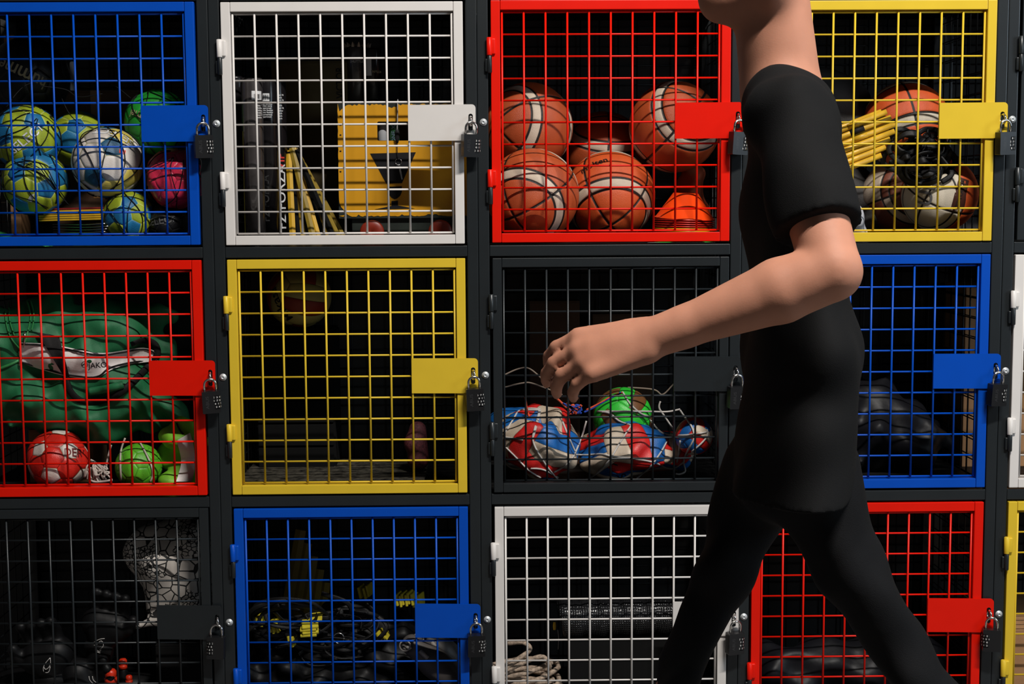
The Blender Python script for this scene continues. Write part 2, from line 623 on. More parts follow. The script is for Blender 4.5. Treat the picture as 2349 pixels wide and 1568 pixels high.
for c in range(5):
    x0 = (c - 1) * PX
    root = empty('storage_locker', (x0 + W / 2, 0.25, 0))
    tag(root, LOCKER_LABEL[c], 'locker', 'row of wire lockers')
    off = Vector((-W / 2, -0.25, 0))
    for xx in (XL, XR - UW):
        for yy in (YF, DEP - UW + 0.004):
            obj('upright', me_up, ANTH, root, off + Vector((xx, yy, 0)))
    for zz in [Z0 + 0.0305] + [ztop(r) - H - 0.0035 for r in range(3)]:
        obj('cross_rail', me_fr, ANTH, root, off + Vector((0, YF, zz)))
        obj('shelf', me_sh, M_SHELF, root, off + Vector((0, 0, zz)))
    for xx in (XL + 0.006, XR - 0.009):
        obj('side_mesh', me_side, M_WIRE, root, off + Vector((xx, 0, 0)))['kind'] = 'stuff'
    obj('back_mesh', me_back, M_WIRE, root, off)['kind'] = 'stuff'
    for r in range(3):
        colr = COLOURS[c][r]
        pm = PAINT[colr]
        dx, dz = NUDGE.get((c, r), (0, 0))
        d = empty('door', off + Vector((dx, 0, ztop(r) + dz)))
        d.parent = root
        d['label'] = colr + ' framed wire mesh door'
        DOOR_AT[c, r] = Vector((x0 + dx, 0, ztop(r) + dz))
        obj('stile', me_stile, pm, d)
        obj('stile', me_stile, pm, d, (W - ST, 0, 0))
        obj('rail', me_rail, pm, d)
        obj('rail', me_rail, pm, d, (0, 0, -H + ST))
        for k in range(11):
            obj('wire', me_wv, pm, d, (W / 2 + (k - 5) * 0.0502, 0.0085, -H / 2))
        for k in range(11):
            obj('wire', me_wh, pm, d, (W / 2, 0.0128, -H / 2 + (k - 5) * 0.0502))
        obj('lock_plate', me_plate, pm, d)
        for zz in (-0.084, -0.385):
            obj('hinge', me_hinge, pm, d, (0, 0, zz))
            obj('hinge_pin', me_pin, ANTH, root, off + Vector((dx, 0, ztop(r) + dz + zz)))
        obj('staple', me_staple, M_CHROME, root, off + Vector((dx + 0.570, -0.0075, ztop(r) + dz - 0.2725)), (0, 0, rad(random.uniform(5, 28))))
        obj('bolt', me_bolt, M_ZINC, root, off + Vector((-0.0172, YF, ztop(r) - 0.2745)))

# ------------------------------------------------------------------ padlocks
def round_poly(P, r, n=4):
    out = []
    k = len(P)
    for i in range(k):
        p, a, b = Vector((*P[i], 0)), Vector((*P[i - 1], 0)), Vector((*P[(i + 1) % k], 0))
        u, w_ = (a - p).normalized(), (b - p).normalized()
        rr = min(r, (a - p).length * 0.45, (b - p).length * 0.45)
        for j in range(n + 1):
            t = j / n
            q = (p + u * rr) * (1 - t) ** 2 + p * 2 * t * (1 - t) + (p + w_ * rr) * t * t
            out.append((q.x, q.y))
    return out
hw, bt, bb = 0.0205, -0.0275, -0.0795
prof = round_poly([(-hw, bb), (hw, bb), (hw, bb + 0.0095), (0.0075, bb + 0.0095), (0.0075, bt - 0.0105), (hw, bt - 0.0105), (hw, bt), (-hw, bt)], 0.0022, 3)
pb = plate(prof, [], -0.0105, 0.0105)
me_body = bm_mesh('lock_body', pb)
P = [(-0.0133, 0, bt - 0.004), (-0.0133, 0, -0.0135)] + [(-0.0133 * cos(a * pi / 12), 0, -0.0135 + 0.0133 * sin(a * pi / 12)) for a in range(1, 12)] + [(0.0133, 0, -0.0135), (0.0133, 0, bt - 0.004)]
v, f = tube(P, 0.0029, 10)
me_shk = mesh('shackle', v, f, True)
v, f = lathe([(0, -0.0031), (0.0108, -0.0031), (0.0115, -0.0025), (0.0115, 0.0025), (0.0108, 0.0031), (0, 0.0031)], 30)
me_dial = mesh('dial', v, f)
def digit_ring(shift):
    v, f = [], []
    for k in range(10):
        tv, tf = text_geo(str((k + shift) % 10), 0)
        o = len(v)
        for x, y in tv:
            a = -pi / 2 + 2 * pi * k / 10 + x * 0.0056 / 0.0117
            v.append((0.01175 * cos(a), 0.01175 * sin(a), y * 0.0056))
        f += [tuple(i + o for i in q) for q in tf]
    return mesh('numerals', v, f)
me_num = [digit_ring(s) for s in (0, 3, 7)]
tv, tf = text_geo('ABUS', 0)
me_abus = mesh('lettering', [(-0.0085 - y * 0.010, -0.0108, (bt + bb) / 2 + x * 0.0125) for x, y in tv], tf)
LOCKS = [(0, 0, 22, 'blue door with balls behind it'), (1, 0, 20, 'white door with the yellow metal box'), (2, 0, 24, 'red door with basketballs'),
         (3, 0, 16, 'yellow door with straps and basketballs'), (0, 1, 14, 'red door with the green sports bag'), (1, 1, 8, 'nearly empty yellow door'),
         (2, 1, 14, 'black door with netted volleyballs'), (3, 1, 16, 'blue door with the dark bag'), (0, 2, 176, 'black door with gloves behind it'),
         (1, 2, 8, 'blue door with yellow belts'), (2, 2, 18, 'white door with coiled rope'), (3, 2, 168, 'red door with dark contents')]
for c, r, ang, what in LOCKS:
    d = DOOR_AT[c, r]
    e = empty('padlock', (d.x + 0.5715, -0.0235, d.z - 0.2755))
    e.rotation_euler = (rad(3), rad(random.uniform(-3, 3)), rad(ang))
    tag(e, 'black combination padlock hanging on the ' + what, 'padlock', 'combination padlocks on the doors')
    obj('lock_body', me_body, M_LOCK, e)
    obj('shackle', me_shk, M_CHROME, e)
    obj('lettering', me_abus, M_LOCKTXT, e)
    for k in range(4):
        dl = obj('dial', me_dial, M_LOCK, e, (0.0112, 0, bt - 0.0148 - 0.0076 * k), (0, 0, rad(random.choice((-10, 0, 12)))))
        obj('numerals', me_num[(k + c + r) % 3], M_NUM, dl)

# ------------------------------------------------------------------ balls
_g = (1 + 5 ** 0.5) / 2
_pent = np.array([(0, a, b * _g) for a in (-1, 1) for b in (-1, 1)] + [(a, b * _g, 0) for a in (-1, 1) for b in (-1, 1)] + [(b * _g, 0, a) for a in (-1, 1) for b in (-1, 1)], float)
_pent /= np.linalg.norm(_pent[0])
_hex = []
for i in range(12):
    for j in range(i):
        for k in range(j):
            if min(_pent[i] @ _pent[j], _pent[j] @ _pent[k], _pent[i] @ _pent[k]) > 0.4:
                q = _pent[i] + _pent[j] + _pent[k]
                _hex.append(q / np.linalg.norm(q))
_site = np.concatenate([_pent, np.array(_hex)])
_corner = np.array([(2 * _pent[i] + _pent[j]) / np.linalg.norm(2 * _pent[i] + _pent[j]) for i in range(12) for j in range(12) if i != j and _pent[i] @ _pent[j] > 0.4])
def grid_patch(D, nu, nv):
    q = [(j * nu + i, j * nu + i + 1, (j + 1) * nu + i + 1, (j + 1) * nu + i) for j in range(nv - 1) for i in range(nu - 1)]
    return D, np.array(q)
def pan_soccer():
    """12 five-sided and 20 six-sided panels"""
    out = []
    for i, c in enumerate(_site):
        d = _corner @ c
        k = 5 if i < 12 else 6
        vs_ = _corner[np.argsort(-d)[:k]]
        u = vs_[0] - c * (vs_[0] @ c)
        u /= np.linalg.norm(u)
        w_ = np.cross(c, u)
        vs_ = vs_[np.argsort(np.arctan2(vs_ @ w_, vs_ @ u))]
        m_, rings = 6, 7
        bd = np.concatenate([[(vs_[a] * (1 - t) + vs_[(a + 1) % k] * t) for t in np.arange(m_) / m_] for a in range(k)])
        bd /= np.linalg.norm(bd, axis=1)[:, None]
        n = len(bd)
        T = np.array([0.02, 0.3, 0.55, 0.75, 0.88, 0.95, 1.0])
        D = np.concatenate([c[None] * (1 - t) + bd * t for t in T])
        D /= np.linalg.norm(D, axis=1)[:, None]
        cr = np.cross(vs_, np.roll(vs_, -1, 0))
        cr /= np.linalg.norm(cr, axis=1)[:, None]
        s = np.min(np.abs(D @ cr.T), axis=1)
        q = [(r * n + a, r * n + (a + 1) % n, (r + 1) * n + (a + 1) % n, (r + 1) * n + a) for r in range(rings - 1) for a in range(n)]
        out.append((i, D, np.array(q), s))
    return out
def pan_basket():
    """two great circles and a pair of bands that curve round either end"""
    out = []
    A = [0, 0.88, 1.12, pi - 1.12, pi - 0.88, pi]
    for z in range(5):
        for q in range(4):
            na, nf = (22 if z in (0, 4) else 10 if z in (1, 3) else 36), 26
            e_ = lambda n: 0.5 - 0.5 * np.cos(np.linspace(0, pi, n))
            a = A[z] + (A[z + 1] - A[z]) * e_(na)
            ph = q * pi / 2 + pi / 2 * e_(nf)
            aa, pp = np.meshgrid(a, ph, indexing='ij')
            aa, pp = aa.ravel(), pp.ravel()
            D = np.stack([np.cos(aa), np.sin(aa) * np.cos(pp) / 0.8 ** 0.5, np.sin(aa) * np.sin(pp) / 1.3 ** 0.5], 1)
            D /= np.linalg.norm(D, axis=1)[:, None]
            s = np.minimum(np.arcsin(np.abs(D[:, 1])), np.arcsin(np.abs(D[:, 2])))
            for b in A[1:-1]:
                s = np.minimum(s, np.abs(aa - b))
            D, qd = grid_patch(D, nf, na)
            out.append((z * 4 + q, D, qd, s))
    return out
def pan_volley():
    """six faces of three strips each"""
    out = []
    for ax in range(3):
        for sg in (-1, 1):
            for st in range(3):
                ns, nt = 9, 21
                e_ = lambda n: 0.5 - 0.5 * np.cos(np.linspace(0, pi, n))
                lo, hi = [(-1, -0.33), (-0.33, 0.33), (0.33, 1)][st]
                S_, T_ = np.meshgrid(np.tan((lo + (hi - lo) * e_(ns)) * pi / 4), np.tan((-1 + 2 * e_(nt)) * pi / 4), indexing='ij')
                S_, T_ = S_.ravel(), T_.ravel()
                D = np.zeros((len(S_), 3))
                D[:, ax] = sg
                D[:, (ax + 1) % 3] = S_
                D[:, (ax + 2) % 3] = T_
                D /= np.linalg.norm(D, axis=1)[:, None]
                a, t = np.arctan(S_), np.arctan(T_)
                s = np.minimum(np.minimum(np.abs(a - lo * pi / 4), np.abs(a - hi * pi / 4)), np.abs(np.abs(t) - pi / 4))
                D, qd = grid_patch(D, nt, ns)
                out.append((ax * 6 + (sg > 0) * 3 + st, D, qd, s))
    return out
PAN = {'soccer': pan_soccer(), 'basket': pan_basket(), 'volley': pan_volley()}
BALLS = {}
def ball(name, C, R, kind, colour, rot, label, cat='ball', group=None, depth=0.02, sw=0.03, squash=(1, 1, 1), dent=None, key=None):
    """a ball sewn from separate panels; colour(panel id) gives each panel its material"""
    e = empty(name, (C[0], C[1], C[2] - R * squash[2]))
    tag(e, label, cat, group)
    M = np.array(rot) if isinstance(rot, Matrix) else np.array(Euler([rad(a) for a in rot]).to_matrix())
    AV, AF, n0 = [], [], 0
    for pid, D, qd, s in PAN[kind]:
        Wd = D @ M.T
        P = Wd * (1 - depth * np.exp(-(s / sw) ** 2))[:, None]
        if dent:
            P = dent(P, Wd)
        P = P * np.array(squash)[None] * R + np.array([0, 0, R * squash[2]])[None]
        me = fast_mesh('panel', P, qd)
        at_ = me.attributes.new('seam', 'FLOAT', 'POINT')
        if len(at_.data) == len(s):
            at_.data.foreach_set('value', s.astype(np.float32))
        obj('panel', me, colour(pid), e)
        AV.append(P + np.array(e.location)[None])
        AF.append(qd + n0)
        n0 += len(P)
    BALLS[key or name] = (BVHTree.FromPolygons([tuple(q) for q in np.concatenate(AV)], [tuple(q) for q in np.concatenate(AF)]), Vector(C), R)
    return e

def aim(d, roll=0):
    """turns a ball so that the end its bands run round points along d"""
    x = Vector(d).normalized()
    y = Vector((0, 0, 1)).cross(x).normalized()
    z = x.cross(y)
    c, s = cos(rad(roll)), sin(rad(roll))
    y, z = y * c + z * s, z * c - y * s
    return Matrix(((x.x, y.x, z.x), (x.y, y.y, z.y), (x.z, y.z, z.z)))
def pick(*mats):
    return lambda p: mats[(p * 7 + 3) % len(mats)]
S_LIME = seam_mat('ball_lime', (0.34, 0.42, 0.02), seam=(0.45, 0.5, 0.12), width=0.02, dirt=(0.24, 0.30, 0.015))
S_CYAN = seam_mat('ball_blue', (0.012, 0.17, 0.36), seam=(0.1, 0.3, 0.42), width=0.016, dirt=(0.008, 0.11, 0.25))
S_YEL = seam_mat('ball_yellow', (0.62, 0.50, 0.10), seam=(0.5, 0.46, 0.25), width=0.018, dirt=(0.5, 0.40, 0.07))
S_WHI = seam_mat('ball_white', (0.66, 0.61, 0.56), seam=(0.35, 0.32, 0.2), width=0.016, dirt=(0.52, 0.47, 0.42))
S_PETROL = seam_mat('ball_petrol', (0.008, 0.085, 0.17), seam=(0.4, 0.4, 0.3), width=0.016, dirt=(0.006, 0.06, 0.12))
S_PINK = seam_mat('ball_pink', (0.58, 0.025, 0.075), seam=(0.3, 0.012, 0.04), width=0.012, rough=0.32, dirt=(0.46, 0.02, 0.05))
S_GREEN = seam_mat('ball_green', (0.02, 0.33, 0.035), seam=(0.01, 0.14, 0.02), width=0.014, rough=0.4)
S_BLACK = seam_mat('ball_black', (0.007, 0.007, 0.008), seam=(0.015, 0.015, 0.016), width=0.02, rough=0.4)
B_OR = seam_mat('leather_orange', (0.50, 0.088, 0.022), seam=(0.012, 0.009, 0.008), width=0.028, rough=0.42, dirt=(0.36, 0.06, 0.017), bs=900, bump=0.5)
B_OR2 = seam_mat('leather_bright', (0.64, 0.10, 0.02), seam=(0.012, 0.009, 0.008), width=0.028, rough=0.42, dirt=(0.52, 0.075, 0.016), bs=900, bump=0.5)
B_CR = seam_mat('leather_cream', (0.60, 0.50, 0.40), seam=(0.012, 0.009, 0.008), width=0.028, rough=0.45, dirt=(0.45, 0.36, 0.27), bs=900, bump=0.5)
B_WH = seam_mat('leather_white', (0.66, 0.60, 0.50), seam=(0.012, 0.009, 0.008), width=0.028, rough=0.45, dirt=(0.50, 0.44, 0.34), bs=900, bump=0.5)
B_BR = seam_mat('leather_brown', (0.20, 0.055, 0.03), seam=(0.012, 0.009, 0.008), width=0.028, rough=0.45, bs=900, bump=0.5)
V_RED = seam_mat('volley_red', (0.56, 0.012, 0.010), seam=(0.2, 0.01, 0.008), width=0.012, rough=0.45)
V_BLU = seam_mat('volley_blue', (0.006, 0.105, 0.36), seam=(0.004, 0.05, 0.16), width=0.012, rough=0.45)
V_CRM = seam_mat('volley_cream', (0.56, 0.46, 0.36), seam=(0.26, 0.2, 0.14), width=0.012, rough=0.5, dirt=(0.42, 0.33, 0.24))
V_GRN = seam_mat('volley_green', (0.03, 0.55, 0.04), seam=(0.015, 0.25, 0.02), width=0.012, rough=0.4)
V_BRN = seam_mat('volley_brown', (0.16, 0.065, 0.02), seam=(0.06, 0.025, 0.01), width=0.012, rough=0.5)
M_INK = mat('print_black', (0.012, 0.012, 0.014), rough=0.6)
M_INKW = mat('print_white', (0.66, 0.66, 0.66), rough=0.6)
M_INKG = mat('print_gold', (0.36, 0.29, 0.17), rough=0.6)
M_INKGREY = mat('print_grey', (0.10, 0.10, 0.105), rough=0.6)

def crumple(seed, amp=0.10):
    rg = np.random.RandomState(seed)
    D = rg.normal(size=(5, 3))
    D /= np.linalg.norm(D, axis=1)[:, None]
    K = rg.normal(size=(6, 3)) * 3.2
    ph = rg.rand(6) * 6
    def fn(P, W_):
        r = np.ones(len(P))
        for d in D:
            r -= amp * 1.6 * np.exp(-((1 - W_ @ d) / 0.16) ** 2)
        for k, p in zip(K, ph):
            r += amp * 0.22 * np.sin(W_ @ k * 1.6 + p)
        return P * r[:, None]
    return fn
def to_cam(C):
    return Vector(CAM) - Vector(C)

# --- top blue door: handballs in black nets
HB = 'handballs behind the top blue door'
def hb(k, px, py, Y, R, colour, rot, label, name='handball', dent=None):
    return ball(name, at(px, py, Y), R, 'soccer', colour, rot, label, group=HB, key=k, dent=dent)
bl = lambda p: S_CYAN if p < 12 or p % 5 == 0 else S_LIME
bl2 = lambda p: S_CYAN if p < 12 or p % 3 == 0 else S_LIME
ywb = lambda p: S_PETROL if p < 6 else (S_WHI if p % 3 else S_YEL)
e1 = hb('h1', 62, 318, 0.115, 0.079, bl, (20, 35, 10), 'blue and lime handball, upper of the two stacked at the picture edge')
e2 = hb('h2', 81, 419, 0.100, 0.077, bl2, (70, 10, 40), 'blue and lime handball with a barcode sticker, below another like it')
e3 = hb('h3', 182, 322, 0.255, 0.072, bl2, (15, 80, 30), 'blue and lime handball in shade behind the white and yellow one')
e4 = hb('h4', 247, 373, 0.103, 0.084, ywb, (31.7, 0, 24), 'white, yellow and dark blue handball in a black net')
e5 = hb('h5', 362, 281, 0.20, 0.080, pick(S_GREEN), (10, 0, 0), 'green handball half hidden by the lock plate of the blue door')
e6 = hb('h6', 402, 410, 0.090, 0.071, pick(S_PINK), (30, 60, 0), 'pink and red handball with dents', dent=crumple(3, 0.05))
e7 = hb('h7', 296, 497, 0.105, 0.061, bl, (50, 20, 75), 'small lime and blue handball under the white and yellow one')
e8 = hb('h8', 66, 178, 0.30, 0.100, pick(S_BLACK), (0, 20, 0), 'large black ball with pale upside-down lettering')
e9 = hb('h9', 385, 512, 0.115, 0.049, pick(S_BLACK), (0, 0, 0), 'small black ball under the pink one')
def sph_text(e, k, s, px, py, size, ang, m, sx=1.0):
    T, C, R = BALLS[k]
    d = Vector(ray(px, py)).normalized()
    h = T.ray_cast(Vector(CAM), d)
    n = (h[0] - C) if h[0] is not None else to_cam(C)
    lettering(e, s, on_sphere(C, n.length if h[0] is not None else R, n, size, rad(ang), sx, 0.0012), m)
sph_text(e1, 'h1', 'SELECT', 2, 262, 0.030, 40, M_INKW, 1.1)
sph_text(e4, 'h4', 'SELECT', 262, 305, 0.034, 176, M_INKW, 1.0)
sph_text(e5, 'h5', 'hummel', 330, 268, 0.030, 160, M_INKG)
sph_text(e8, 'h8', 'hummel', 46, 165, 0.050, 155, M_INKG, 0.95)
sph_text(e9, 'h9', 'SELECT', 368, 506, 0.026, 8, M_INKGREY)
def patch(parent, name, tree, quad, m, off=0.0012, n=6):
    """a sticker or panel laid on the surface seen at four pixel corners"""
    a, b, c, d = [Vector((*q, 0)) for q in quad]
    g = []
    for j in range(n + 1):
        for i in range(n + 1):
            u, t = i / n, j / n
            p = (a * (1 - u) + b * u) * (1 - t) + (d * (1 - u) + c * u) * t
            g.append((p.x, p.y))
    V = drape(g, [tree] if not isinstance(tree, list) else tree, 0.3, off)
    F_ = [(j * (n + 1) + i, (j + 1) * (n + 1) + i, (j + 1) * (n + 1) + i + 1, j * (n + 1) + i + 1) for j in range(n) for i in range(n)]
    return wobj(name, V, F_, m, parent)
patch(e2, 'sticker', BALLS['h2'][0], [(70, 447), (79, 444), (73, 464), (62, 460)], M_INKW)
patch(e4, 'sticker', BALLS['h4'][0], [(274, 341), (289, 345), (287, 354), (273, 350)], mat('sticker_red', (0.6, 0.06, 0.03)))

M_NET = mat('net_black', (0.006, 0.006, 0.007), rough=0.6)
def net_lines(C, R, n=7, seed=0, r=0.0012, v=None, f=None, lo=0.1, hi=0.9):
    rg = random.Random(seed)
    ax = Euler((rg.uniform(-0.6, 0.6), rg.uniform(-0.6, 0.6), rg.uniform(0, 6))).to_matrix()
    for s in (1, -1):
        for k in range(n):
            P = []
            for i in range(19):
                t = lo + (hi - lo) * i / 18
                th = pi * t
                ph = 2 * pi * k / n + s * (1.3 * t + 0.10 * sin(9 * t + k))
                P.append(Vector(C) + ax @ Vector((sin(th) * cos(ph), sin(th) * sin(ph), cos(th))) * (R * 1.012 + r))
            tube(P, r, 5, v, f)
def net_obj(label, ks, extra=(), n=6, grp='black ball nets'):
    v, f = [], []
    for i, k in enumerate(ks):
        T, C, R = BALLS[k]
        net_lines(C, R, n, seed=hash(k) % 97 if False else sum(map(ord, k)), v=v, f=f)
    for P in extra:
        tube(cat_(P), 0.0012, 5, v, f)
    lo = min(p.z for p in v)
    c = BALLS[ks[0]][1]
    e = empty('ball_net', (c.x, c.y, lo))
    tag(e, label, 'net', grp)
    wobj('netting', v, f, M_NET, e)['kind'] = 'stuff'
    return e
cat_ = lambda P: cat(P, 5)
net_obj('black net round the blue and lime handballs at the picture edge', ['h1', 'h2'],
        [[at(15, 245, .08), at(60, 195, .12), at(140, 180, .15), at(200, 200, .16), at(250, 190, .16), at(300, 225, .15)],
         [at(90, 197, .13), at(150, 205, .15), at(180, 222, .15), at(235, 215, .15)], [at(140, 222, .14), at(160, 262, .13), at(190, 290, .12)],
         [at(44, 372, .03), at(90, 385, .022), at(120, 430, .02), at(152, 462, .03)], [at(40, 380, .03), at(92, 400, .02), at(130, 440, .02), at(158, 470, .03)],
         [at(50, 366, .03), at(100, 378, .02), at(128, 425, .02), at(150, 455, .03)], [at(30, 400, .03), at(80, 372, .02), at(105, 395, .02), at(140, 450, .03)]])
net_obj('black net round the white and yellow handball', ['h4', 'h7'])
net_obj('black net round the pink and green handballs beside the blue lock plate', ['h6', 'h5'],
        [[at(455, 352, -.03), at(462, 375, -.03), at(457, 400, -.03)]], n=5)

# a stack of flat yellow hurdle bars on wire feet, and a green bib
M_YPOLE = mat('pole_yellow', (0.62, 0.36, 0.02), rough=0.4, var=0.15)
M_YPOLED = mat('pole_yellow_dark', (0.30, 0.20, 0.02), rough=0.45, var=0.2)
M_BPOLE = mat('pole_black', (0.004, 0.004, 0.004), rough=0.6, spec=0.06)
M_STEEL = mat('steel_wire', (0.55, 0.55, 0.55), rough=0.25, metal=1.0)
for k in range(6):
    zc = zfloor(0) + 0.062 + 0.0052 * k
    a, b = at(96, 480, 0.12), at(234, 476, 0.07)
    e = empty('hurdle_bar', ((a.x + b.x) / 2, 0.10, zc))
    tag(e, 'thin flat hurdle bar in the stack below the handballs', 'hurdle bar', 'flat bars stacked behind the top blue door')
    o = obj('bar', bm_mesh('bar', bbox_bm(-(b.x - a.x) / 2, (b.x - a.x) / 2, -0.014, 0.014, 0, 0.004, 0.001)), V_RED if k == 5 else M_YPOLE, e)
    e.rotation_euler = (0, rad(-1.2), rad(-8 + 1.2 * k))
e = empty('wire_stand', (at(225, 520, 0.08).x, 0.08, zfloor(0)))
tag(e, 'bundle of bright steel wire loops under the flat hurdle bars', 'wire stand')
v, f = [], []
x1 = at(225, 520, 0.07).x
for k in range(9):
    z = zfloor(0) + 0.002 + 0.0063 * k
    q = 0.004 * sin(k * 2.1)
    tube(cat([(x1 - 0.13, 0.15, z), (x1 - 0.02 + q, 0.075, z), (x1 + 0.017 + q, 0.06, z + 0.002), (x1 + 0.02 + q, 0.072, z + 0.003), (x1 - 0.02, 0.11, z + 0.003)], 4), 0.0014, 6, v, f)
wobj('wire_loops', v, f, M_STEEL, e)['kind'] = 'stuff'
def cloth(name, parent, P, nx, ny, m, thick=0.002):
    """a sheet through a grid of points, with thickness"""
    v = [Vector(p) for p in P]
    f = [(j * nx + i, j * nx + i + 1, (j + 1) * nx + i + 1, (j + 1) * nx + i) for j in range(ny - 1) for i in range(nx - 1)]
    me = mesh(name, [p - Vector(parent.location) for p in v], f, True)
    o = obj(name, me, m, parent)
    md = o.modifiers.new('sub', 'SUBSURF')
    md.levels = md.render_levels = 2
    s = o.modifiers.new('sol', 'SOLIDIFY')
    s.thickness = thick
    return o
M_BIB = mat('bib_green', (0.05, 0.45, 0.09), rough=0.7, var=0.12, bump=0.2, bs=400)
e = empty('folded_bib', (at(40, 540, 0.06).x, 0.07, zfloor(0)))
tag(e, 'bright green folded bib lying under the blue and lime handballs', 'bib')
P = []
for j in range(5):
    for i in range(8):
        x = at(-40, 540, 0.05).x + i * 0.021
        P.append((x, 0.03 + j * 0.022, zfloor(0) + 0.003 + max(0, 0.042 * (1 - i / 7)) * (0.5 + 0.5 * sin(j * 1.7 + i * 0.9)) * (1 if j else 0.3)))
cloth('bib_cloth', e, P, 8, 5, M_BIB)
# brown cardboard pieces and white sheet standing at the back of that locker
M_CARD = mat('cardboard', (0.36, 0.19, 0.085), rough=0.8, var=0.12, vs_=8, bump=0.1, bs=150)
M_PAPER = mat('paper_white', (0.70, 0.66, 0.62), rough=0.7, var=0.03)
def carton(name, label, x0, x1, y0, y1, z0, z1, m=None, rz=0, group=None, tape=True):
    cx, cy = (x0 + x1) / 2, (y0 + y1) / 2
    e = empty(name, (cx, cy, z0))
    tag(e, label, 'box', group)
    hx, hy, h = (x1 - x0) / 2, (y1 - y0) / 2, z1 - z0
    obj('carton_body', bm_mesh('carton_body', bbox_bm(-hx, hx, -hy, hy, 0, h - 0.004, 0.002)), m or M_CARD, e)
    obj('flap', bm_mesh('flap', bbox_bm(-hx, hx, -hy, -0.001, h - 0.004, h, 0.001)), m or M_CARD, e)
    obj('flap', bm_mesh('flap', bbox_bm(-hx, hx, 0.001, hy, h - 0.004, h, 0.001)), m or M_CARD, e)
    if tape:
        obj('tape', bm_mesh('tape', bbox_bm(-hx * 0.12, hx * 0.12, -hy - 0.0006, -hy + 0.001, h * 0.3, h, 0.0)), mat('parcel_tape', (0.25, 0.13, 0.05), rough=0.3), e)
    e.rotation_euler = (0, 0, rad(rz))
    return e
a = at(-30, 150, 0.40)
carton('cardboard_box', 'tan cardboard box with a top corner showing above the black ball', -0.632, at(30, 100, 0.40).x, 0.41, 0.485, zfloor(0), at(20, 80, 0.41).z)
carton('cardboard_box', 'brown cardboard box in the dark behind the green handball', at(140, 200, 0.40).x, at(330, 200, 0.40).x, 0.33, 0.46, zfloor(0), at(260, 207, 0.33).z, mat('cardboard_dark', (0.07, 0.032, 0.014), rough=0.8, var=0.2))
zt = at(260, 207, 0.33).z
e = empty('white_sheet', (at(165, 165, 0.35).x, 0.35, zt))
tag(e, 'narrow strip of white paper upright in the dark above the shaded handball', 'paper')
a, b = at(157, 142, 0.35), at(170, 142, 0.35)
P = [(a.x + (b.x - a.x) * i / 2 + 0.004 * j / 5, 0.35 + 0.006 * sin(i + j), zt + 0.001 + (a.z - zt) * j / 5) for j in range(6) for i in range(3)]
cloth('sheet', e, P, 3, 6, M_PAPER, 0.001)

# ------------------------------------------------------------------ top white door: tubes, poles, yellow metal box
F0 = zfloor(0)
M_TUBE = mat('tube_grey', (0.05, 0.044, 0.044), rough=0.22, var=0.35, vs_=18, coat=0.6)
M_TUBEB = mat('tube_black', (0.008, 0.007, 0.008), rough=0.2, var=0.3, spec=0.4)
M_LABEL = mat('label_white', (0.62, 0.62, 0.62), rough=0.5)
M_RED = mat('print_red', (0.62, 0.03, 0.02), rough=0.5)
M_STRIPE = mat('stripe_yellow', (0.28, 0.25, 0.02), rough=0.5)
def shuttle_tube(label, px, Y, top_px, m, r=0.0255, floor=F0, grp='shuttlecock tubes behind the top white door', crown=False):
    C = at(px, 300, Y)
    h = at(px, top_px, Y).z - floor
    e = empty('shuttlecock_tube', (C.x, Y, floor))
    tag(e, label, 'tube', grp)
    v, f = lathe([(0, 0), (r, 0), (r, h - 0.004), (r - 0.0012, h), (r - 0.003, h), (r - 0.004, h - 0.006), (0, h - 0.006)], 40)
    obj('tube_wall', mesh('tube_wall', v, f, True), m, e)
    v, f = lathe([(r + 0.0003, 0.001), (r + 0.001, 0.001), (r + 0.001, 0.012), (r + 0.0003, 0.012)], 40, True)
    obj('end_ring', mesh('end_ring', v, f, True), mat('ring_metal', (0.3, 0.28, 0.27), rough=0.3, metal=1.0), e)
    if crown:
        v, f = [], []
        for k in range(14):
            a = 2 * pi * k / 14
            p = Vector((cos(a) * (r + 0.003), sin(a) * (r + 0.003), h))
            tube([p, p + Vector((cos(a) * 0.006, sin(a) * 0.006, 0.009))], [0.006, 0.0008], 5, v, f)
        obj('torn_seal', mesh('torn_seal', v, f), mat('foil', (0.35, 0.28, 0.22), rough=0.35, metal=0.6), e)['kind'] = 'stuff'
    return e, Vector((C.x, Y, floor)), r, h
def on_tube(base, r, a0, z0, size, vertical=False, lift=0.0006):
    """text on a tube; a0 is the angle on its wall, 0 = straight at the photographer"""
    def fn(x, y):
        u, t = (-y, x) if vertical else (x, y)
        a = -pi / 2 + a0 + u * size / r
        return Vector((base.x + (r + lift) * cos(a), base.y + (r + lift) * sin(a), base.z + z0 + t * size))
    return fn
def tube_rect(e, name, base, r, a0, a1, z0, z1, m, lift=0.0004):
    n = 8
    v = []
    for z in (z0, z1):
        for i in range(n + 1):
            a = -pi / 2 + a0 + (a1 - a0) * i / n
            v.append(Vector((base.x + (r + lift) * cos(a), base.y + (r + lift) * sin(a), base.z + z)))
    return wobj(name, v, [(i, i + 1, n + 2 + i, n + 1 + i) for i in range(n)], m, e)
def barcode(e, base, r, a0, z0, wd=0.018, ht=0.012):
    n = 13
    for k in range(n):
        if random.random() < 0.75:
            a = a0 - wd / 2 / r + wd / r * k / n
            tube_rect(e, 'barcode_bar', base, r, a, a + wd / r / n * random.choice((0.4, 0.75)), z0, z0 + ht, M_INK, 0.0008)
zl = lambda py, Y: at(600, py, Y).z - F0
e, b, r, h = shuttle_tube('black shuttlecock tube half hidden at the hinge side of the white door', 541, 0.15, 176, M_TUBEB)
lettering(e, 'FZ FORZA', on_tube(b, r, 0.5, 0.12, 0.03, True), M_INKGREY)
